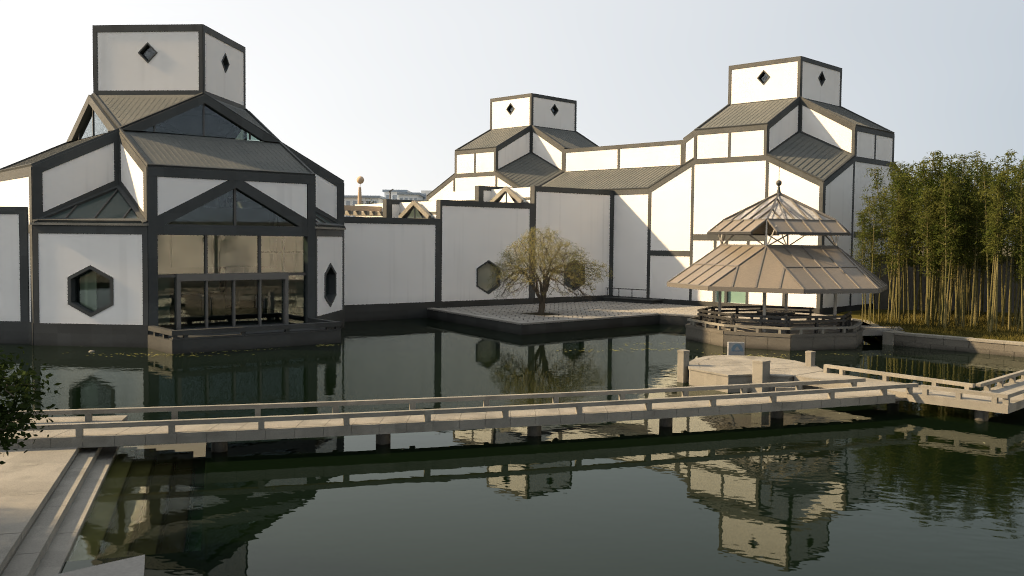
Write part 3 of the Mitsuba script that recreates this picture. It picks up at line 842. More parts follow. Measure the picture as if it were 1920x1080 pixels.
RH = thing('rear_hall', 'farther sunlit white hall with small square tower above the gallery roofs', 'building')
tower_hall(RH, 19.95, 22.95, 26.98, 29.95, 0.0, 3.36, 8.05, 11.2, 0.76)
LK = thing('linking_wing', 'sunlit white linking wing with long ribbed roof between the two towers', 'building')
fk, fr = facade(LK, 'wall', K0 + 10.565 * DL, DL, -DR, rect(0, 9.38, 0.76, 6.95), (0.0, 0.0, 0.27, 0.0), th=0.22)
put(LK, 'plinth', extr(Polygon(rect(0, 9.38, -0.3, 0.76)), *fr, 0.058, 0.3), 'mat_plinth')
facade(LK, 'upper_wall', K0 + 10.565 * DL + 3.36 * DR, DL, -DR, rect(0, 9.38, 8.5, 10.02), (0.04, 0.15, 0.25, 0.15), bars=[rect(4.72, 4.9, 8.54, 9.77)])
roofplane(LK, 'roof', [FK.p(10.57, 0, 6.98), FK.p(19.94, 0, 6.98), FK.p(19.94, 3.36, 8.5), FK.p(10.57, 3.36, 8.5)], np.array([*(-DR), -0.45]), 0.28, rib=(0.05, 0.028), edges=(0,))
put(LK, 'back_roof', FK.box(10.57, 19.9, 3.6, 8.0, 9.6, 9.75), 'mat_roof')

# granite bench block and handrail where the two walls meet
BN = thing('granite_block', 'long dark granite block against the wall right of the small tree', 'bench')
put(BN, 'base', FK.box(9.45, 12.9, -1.0, -0.07, 0.4, 0.66), 'mat_plinth')
put(BN, 'seat', FK.box(9.4, 12.95, -1.04, -0.065, 0.662, 0.72), 'mat_plinth')
HR = thing('handrail', 'thin dark handrail standing behind the granite block', 'railing')
put(HR, 'rail', rod(FK.p(9.95, -0.62, 1.24), FK.p(13.05, -0.62, 1.24), 0.024), 'mat_dark_steel')
for u in (10.05, 11.15, 12.1, 12.95):
    put(HR, 'post', rod(FK.p(u, -0.62, 0.7), FK.p(u, -0.62, 1.24), 0.024), 'mat_dark_steel')

# ================================================================== GARDEN PAVILION (on the water)
TH = 0.329
FP = Frame((10.75, 38.63), (math.cos(TH), math.sin(TH)), (-math.sin(TH), math.cos(TH)))
PV = thing('garden_pavilion', 'two tiered glass and timber roofed pavilion on a stone base in the pond', 'pavilion')
m_, e_, u_, o_ = 1.627, 4.08, 1.575, 2.256
zr, ze, zu, zv, za, zp = 3.85, 2.31, 4.87, 4.38, 5.97, 0.6


def rot(k, a, b):
    for _ in range(k % 4): a, b = -b, a
    return a, b


def rp(k, a, b, z): return FP.p(*rot(k, a, b), z)


B_, bw_ = 3.2, 1.45
octa = []
for k in range(4): octa += [rot(k, -B_, bw_), rot(k, -B_, -bw_)]
FPb = Frame((10.68, 38.6), FP.u, FP.v)
oct_world = Polygon([tuple(FPb.p(a, b, 0)[:2]) for a, b in octa])
put(PV, 'base', WORLD.prism(oct_world, -0.6, 0.48), 'mat_kerb')
put(PV, 'floor', WORLD.prism(oct_world.buffer(-0.35, join_style='mitre'), 0.482, 0.56), 'mat_paver')
for i in range(8):
    a, b = np.array(FPb.p(*octa[i], 0)[:2]), np.array(FPb.p(*octa[(i + 1) % 8], 0)[:2])
    d = unit(b - a)
    L = float(np.linalg.norm(b - a))
    nout = np.array([d[1], -d[0]])
    if np.dot(nout, a - FPb.o) < 0: nout = -nout
    f_ = Frame(a, d, nout)
    nb_ = 3
    for k in range(nb_):
        put(PV, 'base_panel', f_.box(L * k / nb_ + 0.006, L * (k + 1) / nb_ - 0.006, -0.1, 0.025, -0.5, 0.475), 'mat_kerb')
    put(PV, 'cap_stone', f_.box(0.0, L, -0.3, 0.05, 0.48 + 0.002 * (i % 2), zp + 0.002 * (i % 2)), 'mat_kerb')
    put(PV, 'rail', f_.box(0.02, L - 0.02, -0.14, -0.02, 0.76 + 0.002 * (i % 2), 0.84 + 0.002 * (i % 2)), 'mat_stone')
    for k in range(3):
        x = L * (k + 0.5) / 3
        put(PV, 'rail_post', f_.box(x - 0.05, x + 0.05, -0.13, -0.03, zp, 0.762), 'mat_stone')
    if i not in (4,):
        # slatted dark bench back round the edge
        for z in (0.98, 1.14):
            put(PV, 'bench_slat', f_.box(0.12, L - 0.12, -0.5, -0.42, z + 0.002 * (i % 2), z + 0.09 + 0.002 * (i % 2)), 'mat_dark_steel')
        put(PV, 'bench_seat', f_.box(0.2, L - 0.2, -0.95, -0.55, 0.86 + 0.002 * (i % 2), 0.93 + 0.002 * (i % 2)), 'mat_dark_steel')
        for x in (0.2, L / 2, L - 0.28):
            put(PV, 'bench_leg', f_.box(x, x + 0.08, -0.56, -0.44, 0.56, 1.2), 'mat_dark_steel')
put(PV, 'table', cat(lathe([(0, 0.56), (0.25, 0.56), (0.2, 1.1), (0.75, 1.12), (0.75, 1.2), (0, 1.2)], [*FP.o, 0], 20)), 'mat_dark_steel')


def glazed(parent, name, quad, nd, nrow, mat, barw=0.055, barh=0.06):
    """A sloping field of panes between bars; quad: eave-left, eave-right, top-right, top-left."""
    q = [np.asarray(x, float) for x in quad]
    n = unit(np.cross(q[1] - q[0], q[3] - q[0])); n = n if n[2] > 0 else -n
    at = lambda s, t: (q[0] * (1 - s) + q[1] * s) * (1 - t) + (q[3] * (1 - s) + q[2] * s) * t
    key = None
    for i in range(nd):
        for j in range(nrow):
            m = slab([at(i / nd, j / nrow), at((i + 1) / nd, j / nrow), at((i + 1) / nd, (j + 1) / nrow), at(i / nd, (j + 1) / nrow)], 0.03)
            if key is None: key = put(parent, name, m, mat)
            else: put(key, 'pane', m, mat)
    for i in range(nd + 1):
        put(key, 'roof_bar', bar(at(i / nd, 0), at(i / nd, 1), barw, barh, up=n, lift=barh / 2), 'mat_steel')
    for j in range(nrow + 1):
        put(key, 'purlin', bar(at(0, j / nrow), at(1, j / nrow), barw * 0.9, barh * 0.75, up=n, lift=barh / 2.6), 'mat_steel')
    return key


for k in range(4):
    # lower tier: one rectangular slope per side, a triangle at each corner
    glazed(PV, 'lower_roof', [rp(k, -e_, m_, ze), rp(k, -e_, -m_, ze), rp(k, -m_, -m_, zr), rp(k, -m_, m_, zr)], 4, 2, 'mat_louvre', 0.06, 0.035)
    a, b, c = rp(k, -e_, -m_, ze), rp(k, -m_, -e_, ze), rp(k, -m_, -m_, zr)
    n = unit(np.cross(b - a, c - a)); n = n if n[2] > 0 else -n
    fr_ = [0.0, 0.25, 0.5, 0.75, 1.0]
    top = lambda s: (a * (1 - s) + b * s) + (c - (a + b) / 2) * (1 - abs(2 * s - 1))
    key = None
    for s0, s1 in zip(fr_[:-1], fr_[1:]):
        pp = [a * (1 - s0) + b * s0, a * (1 - s1) + b * s1, top(s1), top(s0)]
        pp = [x for i, x in enumerate(pp) if np.linalg.norm(x - pp[i - 1]) > 1e-6]
        m = slab(pp, 0.03)
        key = put(PV, 'corner_roof', m, 'mat_louvre') if key is None else (put(key, 'pane', m, 'mat_louvre') and key)
    for s in (0.25, 0.5, 0.75):
        put(key, 'roof_bar', bar(a * (1 - s) + b * s, top(s), 0.065, 0.04, up=n, lift=0.015), 'mat_steel')
    # fascia
    for q0, q1 in ((rp(k, -e_, m_, ze), rp(k, -e_, -m_, ze)), (a, b)):
        put(PV, 'fascia', bar(q0, q1, 0.07, 0.17, lift=-0.07), 'mat_steel')
    # upper tier
    glazed(PV, 'upper_eave', [rp(k, -o_, u_, zv), rp(k, -o_, -u_, zv), rp(k, -u_, -u_, zu), rp(k, -u_, u_, zu)], 4, 1, 'mat_louvre', 0.045, 0.05)
    a, b, c = rp(k, -u_, u_, zu), rp(k, -u_, -u_, zu), FP.p(0, 0, za)
    n = unit(np.cross(b - a, c - a)); n = n if n[2] > 0 else -n
    cl = put(PV, 'top_roof', flat(Polygon([(0, 0), (np.linalg.norm(b - a), 0), (np.linalg.norm(b - a) / 2, np.linalg.norm(c - (a + b) / 2))]), a, unit(b - a), unit(c - (a + b) / 2), n, 0.0), 'mat_frosted')
    put(cl, 'hip', bar(a, c, 0.075, 0.09, up=n, lift=0.02), 'mat_steel')
    put(cl, 'purlin', bar(a, b, 0.07, 0.07), 'mat_steel')
    for s in (0.2, 0.4, 0.6, 0.8):
        p0 = a * (1 - s) + b * s
        put(cl, 'roof_bar', bar(p0, p0 + (c - (a + b) / 2) * (1 - abs(2 * s - 1)), 0.05, 0.06, up=n, lift=0.02), 'mat_steel')
    for s in (0.3, 0.5, 0.7):
        p0 = (a * (1 - s) + b * s) * 0.985 + c * 0.015 - np.array([0, 0, 0.25])
        put(cl, 'inner_strut', rod(p0, c - np.array([0, 0, 0.35]), 0.03), 'mat_louvre')
    put(PV, 'gutter', bar(rp(k, -o_ - 0.02, u_ + 0.05, zv - 0.04), rp(k, -o_ - 0.02, -u_ - 0.05, zv - 0.04), 0.07, 0.09), 'mat_dark_steel')
    # posts, upper struts and braces
    put(PV, 'post', rod(rp(k, -m_, -m_, 0.5), rp(k, -m_, -m_, zr - 0.02), 0.065, n=12), 'mat_pale_steel')
    put(PV, 'ring_beam', bar(rp(k, -m_, m_, zr), rp(k, -m_, -m_, zr), 0.1, 0.1), 'mat_steel')
    put(PV, 'upper_post', rod(rp(k, -m_, -m_, zr), rp(k, -u_, -u_, zu), 0.035), 'mat_pale_steel')
    put(PV, 'upper_post', rod(rp(k, -m_, m_ * 0.97, zr), rp(k, -u_ - 0.4, u_ * 0.9, zv + 0.25), 0.026), 'mat_pale_steel')
    put(PV, 'brace', rod(rp(k, -m_, -m_ + 0.05, zr), rp(k, -o_ + 0.25, -0.6, zv + 0.08), 0.026), 'mat_steel')
    put(PV, 'brace', rod(rp(k, -m_ + 0.05, -m_, zr), rp(k, -0.6, -o_ + 0.25, zv + 0.08), 0.026), 'mat_steel')
put(PV, 'finial', lathe([(0, 0), (0.1, 0), (0.085, 0.08), (0.05, 0.2), (0.045, 0.3), (0.03, 0.33), (0.06, 0.345), (0.1, 0.39), (0.118, 0.45), (0.1, 0.51), (0.06, 0.555), (0.012, 0.57), (0.008, 1.3), (0, 1.3)], [*FP.o, za - 0.02], 20), 'mat_granite', smooth=30)

# walkway from the pavilion to the bank, embankment
WK = thing('stone_walkway', 'thick grey stone slab walkway from the pavilion to the bamboo bank', 'walkway')
wk = [(12.9, 37.5), (15.95, 38.55), (16.35, 39.9), (13.3, 40.4)]
wa, wb, wc, wd = [np.array(x) for x in wk]
for k in range(3):
    f0, f1 = k / 3 + 0.002, (k + 1) / 3 - 0.002
    put(WK, 'slab', WORLD.prism(Polygon([tuple(wa + (wb - wa) * f0), tuple(wa + (wb - wa) * f1), tuple(wd + (wc - wd) * f1), tuple(wd + (wc - wd) * f0)]), 0.3, 0.52), 'mat_paver')
EM = thing('embankment', 'low stone bank wall with pale coping in front of the bamboo', 'wall')
ea, eb = np.array([15.08, 37.35]), np.array([18.3, 33.65])
ed = unit(eb - ea)
FE = Frame(ea, ed, np.array([ed[1], -ed[0]]))       # b towards land is negative of normal pointing to the pond
nout = np.array([-ed[1], ed[0]])
nout = -nout if np.dot(nout, [-1, -1]) < 0 else nout
FE = Frame(ea, ed, nout)
xx = 0.0
k = 0
while xx < 12:
    l_ = (0.85, 1.1, 0.95, 1.25)[k % 4]
    put(EM, 'coping_stone', FE.box(xx + 0.006, xx + l_ - 0.006, -0.42, 0.04, 0.42, 0.505 + 0.004 * (k % 3)), 'mat_stone')
    put(EM, 'stone_block', FE.box(xx * 1.0 + 0.008, xx + l_ - 0.008, -0.4, 0.0 + 0.006 * ((k * 7) % 3), 0.16, 0.418), 'mat_kerb')
    put(EM, 'stone_block', FE.box(max(0.0, xx - 0.5) + 0.008, xx + l_ - 0.508, -0.4, 0.005 * ((k * 5) % 3), -0.5, 0.155), 'mat_kerb')
    xx += l_
    k += 1
put(EM, 'end_stone', Frame(ea, ed, nout).box(-0.45, -0.005, -0.9, 0.05, -0.5, 0.5), 'mat_stone')

# ================================================================== ZIGZAG BRIDGE
BR = thing('zigzag_bridge', 'low pale stone zigzag bridge with low rails crossing the pond', 'bridge')
cn = np.array([0.005, 0.331, 18.716])
cf = np.array([0.005, 0.311, 19.87])
yn = lambda x: float(np.polyval(cn, x))
yf = lambda x: float(np.polyval(cf, x))
zd = 0.475
xs = np.arange(-14.0, 9.45, 0.5)
for k in range(len(xs) - 1):
    x0_, x1_ = xs[k] + 0.003, xs[k + 1] - 0.003
    put(BR, 'deck_slab', WORLD.prism(Polygon([(x0_, yn(x0_) + 0.09), (x1_, yn(x1_) + 0.09), (x1_, yf(x1_) - 0.09), (x0_, yf(x0_) - 0.09)]), 0.36, zd + 0.002 * ((k * 5) % 3 - 1)), 'mat_stone')
    put(BR, 'fascia_panel', WORLD.prism(Polygon([(x0_, yn(x0_)), (x1_, yn(x1_)), (x1_, yn(x1_) + 0.088), (x0_, yn(x0_) + 0.088)]), 0.28, 0.47 + 0.0015 * (k % 2)), 'mat_stone')
    put(BR, 'fascia_panel', WORLD.prism(Polygon([(x0_, yf(x0_) - 0.088), (x1_, yf(x1_) - 0.088), (x1_, yf(x1_)), (x0_, yf(x0_))]), 0.28, 0.47 + 0.0015 * (k % 2)), 'mat_stone')
put(BR, 'landing_slab', WORLD.prism(Polygon([(-14, yf(-14) + 0.01), (-7.4, yf(-7.4) + 0.01), (-7.55, yf(-7.4) + 0.75), (-14, yf(-14) + 0.75)]), 0.3, 0.47), 'mat_stone')
put(BR, 'soffit', WORLD.prism(Polygon([(x, yn(x) + 0.1) for x in np.linspace(-14, 9.4, 12)] + [(x, yf(x) - 0.1) for x in np.linspace(9.4, -14, 12)]), 0.3, 0.358), 'mat_kerb')


def rail_run(path, posts, zt=0.70, w=0.11, h=0.085, zb=zd, pw=0.12, far=False):
    for (a, b) in zip(path[:-1], path[1:]):
        put(BR, 'rail', bar(np.array([*a, zt - h / 2]), np.array([*b, zt - h / 2]), w, h), 'mat_stone')
    for (x, y), d in posts:
        n = np.array([-d[1], d[0]])
        put(BR, 'rail_post', Frame((x, y), d, n).box(-0.055, 0.055, -pw / 2, pw / 2, zb, zt - h + 0.002), 'mat_stone')


near = [-10.5, -9.03, -7.57, -6.09, -4.59, -3.1, -1.61, -0.11, 1.39, 2.88, 4.34, 5.79, 7.27, 8.69, 9.41]
farx = [-11.0, -9.5, -8.03, -6.52, -5.01, -3.54, -2.03, -0.52, 0.97, 2.46, 3.95, 5.41, 6.85, 8.36]
slope_n = lambda x, c: unit([1.0, 2 * c[0] * x + c[1]])
nrail = [-14] + list(np.array(near[:-1]) + 0.7) + [9.62]
rail_run([(x, yn(x) + 0.055) for x in nrail], [((x, yn(x) + 0.055), slope_n(x, cn)) for x in near], pw=0.11)
frail = [-14] + list(np.array(farx[:-1]) + 0.7) + [8.66]
rail_run([(x, yf(x) + 0.25) for x in frail], [((x, yf(x) + 0.25), slope_n(x, cf)) for x in farx], zb=0.3, pw=0.11)
put(BR, 'rail_bracket', cat(*[WORLD.box(x - 0.05, x + 0.05, yf(x) - 0.02, yf(x) + 0.3, 0.3, 0.38) for x in farx]), 'mat_stone', kind='stuff')
for (x, y) in ((-8.3, 17.0), (-5.448, 17.515), (-2.491, 18.324), (0.488, 19.25), (3.372, 20.37), (6.1, 21.5), (10.736, 21.4), (9.6, 23.6)):
    put(BR, 'pier', lathe([(0, -0.8), (0.16, -0.8), (0.145, 0.0), (0.145, 0.3), (0, 0.3)], [x, y + 0.12, 0], 20), 'mat_kerb', smooth=30)
# second and third legs
second = [(7.5, 25.05), (8.78, 23.2), (9.5, 22.18), (10.94, 20.77), (10.99, 22.42), (8.5, 25.95)]
third = [(10.945, 20.78), (17.0, 26.95), (16.0, 27.55), (11.0, 22.43)]
put(BR, 'deck_slab', WORLD.prism(Polygon(second), 0.28, zd + 0.003), 'mat_stone')
for k in range(6):
    a, b = np.array(third[0]), np.array(third[1])
    c, d = np.array(third[2]), np.array(third[3])
    f0, f1 = k / 6 + 0.0006, (k + 1) / 6 - 0.0006
    put(BR, 'deck_slab', WORLD.prism(Polygon([tuple(a + (b - a) * f0), tuple(a + (b - a) * f1), tuple(d + (c - d) * f1), tuple(d + (c - d) * f0)]), 0.28, zd), 'mat_stone')
d2 = unit(np.array([10.94 - 9.5, 20.77 - 22.18]))
p2 = lambda t, off=0.07: tuple(np.array([9.5, 22.18]) + d2 * t + np.array([-d2[1], d2[0]]) * off)
rail_run([p2(0.1), p2(1.93)], [(p2(0.2), d2), (p2(0.95), d2), (p2(1.72), d2)])
d3 = unit(np.array([8.5, 25.95]) - np.array([10.99, 22.42]))
p3 = lambda t: tuple(np.array([10.99, 22.42]) + d3 * t + np.array([-d3[1], d3[0]]) * 0.06)
rail_run([p3(-0.02), p3(4.15)], [(p3(0.12), d3), (p3(0.95), d3), (p3(2.3), d3), (p3(3.6), d3), (p3(4.1), d3)])
d4 = unit(np.array(third[1]) - np.array(third[0]))
p4 = lambda t: tuple(np.array(third[0]) + d4 * t + np.array([-d4[1], d4[0]]) * 0.07)
rail_run([p4(0.0), p4(8.0)], [(p4(0.1 + 1.4 * k), d4) for k in range(6)])
d5 = unit(np.array(third[2]) - np.array(third[3]))
p5 = lambda t: tuple(np.array(third[3]) + d5 * t + np.array([d5[1], -d5[0]]) * 0.06)
rail_run([p5(0.06), p5(7.0)], [(p5(0.7 + 0.95 * k), d5) for k in range(7)])

# stone platform and its pillars
PL = thing('stone_platform', 'sunlit rounded stone platform in the pond at the bridge end', 'platform')
plz = Polygon([(4.98, 26.4), (5.76, 25.08), (6.4, 25.3), (7.35, 25.0), (8.66, 26.2), (8.72, 27.3), (8.45, 28.3), (8.0, 29.0), (7.3, 29.4), (6.6, 29.45), (6.05, 29.2), (5.55, 28.5), (5.15, 27.5)])
put(PL, 'base', WORLD.prism(plz, -0.6, 0.43), 'mat_stone')
put(PL, 'edge_stone', WORLD.prism(plz.buffer(0.03).difference(plz.buffer(-0.28)), 0.432, 0.478), 'mat_stone')
paver_grid(PL, Frame((5, 25), unit([0.93, 0.36]), unit([-0.36, 0.93])), plz.buffer(-0.285), (0.95, 0.48), 0.012, 0.43, 0.476, 'mat_stone', name='paving_slab')
put(PL, 'step', WORLD.prism(Polygon([(6.95, 24.78), (7.5, 24.72), (7.7, 25.2), (7.0, 25.2)]), -0.5, 0.2), 'mat_stone')


def pillar(x, y, zb, zt, w, label, capped=True):
    k = thing('stone_pillar', label, 'pillar', group=None)
    f = Frame((x, y), UA, np.array([-UA[1], UA[0]]))
    c = 0.02
    prof = Polygon([(-w + c, -w), (w - c, -w), (w, -w + c), (w, w - c), (w - c, w), (-w + c, w), (-w, w - c), (-w, -w + c)])
    put(k, 'shaft', f.prism(prof, zb, zt - 0.06), 'mat_stone')
    put(k, 'cap', f.prism(prof.buffer(0.012), zt - 0.058, zt), 'mat_stone')
    return k


pillar(4.9, 26.95, -0.5, 0.91, 0.125, 'leftmost stone pillar, at the left corner of the platform in the water')
p3k = pillar(6.64, 25.12, -0.5, 0.87, 0.17, 'squat stone pillar at the front of the platform, nearest the bridge rail')
pillar(8.56, 27.1, 0.4, 0.9, 0.105, 'slim stone pillar at the right end of the platform by the bridge rail')
SG = thing('emblem_stone', 'pale upright stone tablet with a dark dome emblem behind the platform', 'sign')
fs = Frame((7.05, 29.72), (1, 0), (0, 1))
put(SG, 'tablet', fs.box(-0.25, 0.25, -0.06, 0.1, -0.4, 0.86), 'mat_tablet')
semi = Polygon([(0.19 * math.cos(t), 0.24 * math.sin(t)) for t in np.linspace(0, math.pi, 24)])
trip = Polygon([(-0.1, 0.03), (0.1, 0.03), (0.055, 0.1), (0.0, 0.17), (-0.055, 0.1)])
put(SG, 'emblem', extr(semi.difference(trip), np.array([7.07, 29.66, 0.58]), np.array([1.0, 0, 0]), np.array([0, 0, 1.0]), np.array([0, -1.0, 0]), 0.012, 0.02), 'mat_emblem')

# ================================================================== NEAR LEFT: STONE LANDING
ST = thing('stone_steps', 'pale stone landing with steps down into the pond at lower left', 'steps')
off = OFF
along = [-2.2, 0.6, 2.5, 4.4, 6.3, 8.5, 11.0]
across = [-12.0, -7.0, -3.6, -1.75, off - 0.02]
for i in range(len(along) - 1):
    for j in range(len(across) - 1):
        sh = 0.45 if j % 2 else 0.0
        put(ST, 'paving_slab', FS.box(along[i] + sh + 0.006, along[i + 1] + sh - 0.006, across[j] + 0.006, across[j + 1] - 0.006, 0.1, 0.300 + 0.0015 * ((i + j) % 3)), 'mat_stone')
put(ST, 'base', FS.box(-3, 12, -12, off - 0.02, -0.8, 0.2), 'mat_kerb')
for t_, (zt_, w0, w1) in enumerate(((0.17, off - 0.025, off + 0.255), (0.04, off + 0.25, off + 0.52))):
    lens = [-2.6, -0.3, 2.0, 4.1, 6.4, 8.6, 11.2] if t_ else [-2.6, 0.9, 3.2, 5.3, 7.7, 11.2]
    for x0_, x1_ in zip(lens[:-1], lens[1:]):
        put(ST, 'tread', FS.box(x0_ + 0.006, x1_ - 0.006, w0, w1, -0.6, zt_), 'mat_stone')
SL = thing('stone_slab', 'shaded grey stone slab lying at the water edge at lower left', 'slab')
slp = Polygon([(-4.48, 11.51), (-4.22, 10.8), (-4.0, 9.6), (-5.6, 9.6), (-5.36, 10.66), (-4.84, 11.17)])
put(SL, '', WORLD.prism(slp, -0.4, 0.09), 'mat_paver')

# ================================================================== TREES AND PLANTS
def space_tree(root, attract, trunk, step, kill, infl, iters=160, seed=1):
    """Space colonisation; returns node positions and parents."""
    r = np.random.default_rng(seed)
    nodes = [np.array(p, float) for p in trunk[0]]
    par = list(trunk[1])
    att = attract.copy()
    from scipy.spatial import cKDTree
    for _ in range(iters):
        if len(att) == 0: break
        P_ = np.array(nodes)
        d, idx = cKDTree(P_).query(att)
        ok = d < infl
        if not ok.any(): break
        acc = {}
        for a, i in zip(att[ok], idx[ok]):
            acc.setdefault(i, []).append(unit(a - P_[i]))
        new = []
        for i, vs in acc.items():
            v = np.mean(vs, 0) + r.normal(0, 0.16, 3)
            if np.linalg.norm(v) < 1e-3: continue
            new.append((P_[i] + unit(v) * step, i))
        if not new: break
        for q, i in new:
            nodes.append(q)
            par.append(i)
        d, _i = cKDTree(np.array(nodes)).query(att)
        att = att[d > kill]
    return np.array(nodes), np.array(par)


def tree_mesh(nodes, par, tip=0.006, expo=2.3, sides=5, rmax=None):
    n = len(nodes)
    kids = [[] for _ in range(n)]
    for i, p in enumerate(par):
        if p >= 0: kids[p].append(i)
    rad = np.zeros(n)
    for i in range(n - 1, -1, -1):
        rad[i] = tip if not kids[i] else (sum(rad[k] ** expo for k in kids[i])) ** (1 / expo)
    if rmax: rad *= np.minimum(1, rmax / rad.max()) if rad.max() > rmax else 1
    ms = []
    for i in range(n):
        if par[i] >= 0:
            ms.append(rod(nodes[par[i]], nodes[i], min(rad[par[i]], rad[i] * 1.35), rad[i], sides))
    tips = [i for i in range(n) if not kids[i]]
    return cat(*ms), tips, rad


def leaf_cloud(points, per, spread, size, r, flat_z=0.5, width=0.45, droop=0.0):
    """Small pointed leaves round the given points: each two triangles."""
    v, f = [], []
    for p in points:
        for _ in range(per):
            c = p + r.normal(0, spread, 3) * np.array([1, 1, flat_z])
            d = r.normal(0, 1, 3)
            d[2] = d[2] * 0.5 - droop
            d = unit(d)
            w = unit(np.cross(d, r.normal(0, 1, 3)))
            s = size * r.uniform(0.6, 1.3)
            i = len(v)
            v += [c, c + d * s * 0.5 + w * s * width / 2, c + d * s, c + d * s * 0.5 - w * s * width / 2]
            f += [(i, i + 1, i + 2), (i, i + 2, i + 3)]
    return trimesh.Trimesh(np.array(v), np.array(f), process=False)


# the small tree on the terrace
TR = thing('tree', 'small spreading tree with fresh yellow buds growing on the stone terrace', 'tree')
r = np.random.default_rng(5)
base = np.array([1.39, 45.15, 0.45])
att = []
while len(att) < 4200:
    q = r.uniform(-1, 1, 3)
    q[2] = abs(q[2])
    R_ = np.linalg.norm(q)
    if R_ > 1 or R_ < 0.45 and r.random() < 0.75: continue
    lump = meshkit.fbm(q[None] * 2.2 + 4, 3, 2)[0]
    if R_ > 0.7 + 0.6 * lump: continue
    if q[2] < 0.3 and math.hypot(q[0], q[1]) < 0.55: continue
    p = np.array([q[0] * 2.75 + 0.05, q[1] * 2.2, 0.95 + q[2] * 3.25 - 0.45 * (q[0] ** 2)])
    att.append(base + p)
# a lower bough to the right
for _ in range(260):
    q = r.normal(0, 1, 3) * np.array([0.38, 0.4, 0.25]) + np.array([2.25, -0.1, 2.1])
    att.append(base + q)
trunk_nodes, trunk_par = [base], [-1]
for k in range(1, 4):
    trunk_nodes.append(base + np.array([0.02 * k, 0, 0.17 * k])); trunk_par.append(k - 1)
for ang, tilt, ln in ((2.9, 0.55, 6), (1.9, 0.3, 7), (0.2, 0.6, 6), (-0.9, 0.35, 7), (-2.2, 0.5, 6), (0.9, 0.2, 8)):
    prev = 3
    q = trunk_nodes[3].copy()
    for k in range(ln):
        q = q + np.array([math.cos(ang) * math.sin(tilt), math.sin(ang) * math.sin(tilt), math.cos(tilt)]) * 0.16 + r.normal(0, 0.015, 3)
        trunk_nodes.append(q.copy()); trunk_par.append(prev)
        prev = len(trunk_nodes) - 1
nodes, par = space_tree(base, np.array(att), (trunk_nodes, trunk_par), 0.1, 0.135, 0.8, seed=3)
bm, tips, rad = tree_mesh(nodes, par, tip=0.0055, expo=2.1, sides=5, rmax=0.24)
low = nodes[:, 2] < base[2] + 0.62
put(TR, 'trunk', bm, 'mat_bark')
tp = nodes[[i for i in tips]]
hi = tp[(np.linalg.norm((tp - base - [0, 0, 1.0]) / [2.5, 2.2, 3.0], axis=1) > 0.55) & (tp[:, 2] + r.normal(0, 0.3, len(tp)) > base[2] + 1.6)]
put(TR, 'crown', leaf_cloud(hi, 22, 0.095, 0.072, r, 0.8), 'mat_bud_leaf')

# bamboo grove
NV = 7
variants = []
for k in range(NV):
    r = np.random.default_rng(40 + k)
    Hh = 7.0
    bend = r.normal(0, 0.25, 2)
    axis = lambda z: np.array([bend[0] * (z / Hh) ** 2.2, bend[1] * (z / Hh) ** 2.2, z])
    zs = np.linspace(0, Hh, 15)
    cm = cat(*[rod(axis(a), axis(b), 0.043 * (1 - 0.75 * a / Hh), 0.043 * (1 - 0.75 * b / Hh), 6) for a, b in zip(zs[:-1], zs[1:])])
    pts = []
    tw = []
    z = Hh * r.uniform(0.36, 0.56)
    while z < Hh:
        for _ in range(3):
            a = r.uniform(0, 6.28)
            ln = (0.2 + 0.4 * math.sin(math.pi * min(1, (z / Hh - 0.3) / 0.75)) ** 0.8) * r.uniform(0.6, 1.15) * (1.0 if z < 0.85 * Hh else 0.8)
            d = np.array([math.cos(a), math.sin(a), 0.55])
            if r.random() > min(1.0, 0.35 + (z / Hh - 0.3) * 3.0): continue
            p0 = axis(z)
            p1 = p0 + d * ln * 0.6
            p2 = p1 + np.array([math.cos(a), math.sin(a), -0.25]) * ln * 0.5
            tw.append(rod(p0, p1, 0.009, 0.006, 3))
            pts += [p1, p2, (p1 + p2) / 2, p1 * 0.5 + p0 * 0.5]
        z += 0.21
    lf = leaf_cloud(np.array(pts), 6, 0.075, 0.17, r, 0.9, 0.22, droop=0.6)
    variants.append((mikit.ply(cat(cm, *tw), 'mat_culm'), mikit.ply(lf, 'mat_bamboo_leaf')))
grove = Polygon([(16.5, 42.6), (17.6, 39.3), (18.7, 37.0), (20.6, 36.2), (26, 40), (27.5, 48), (20, 48.5), (17.3, 45.2)])
spots = []
r = np.random.default_rng(77)
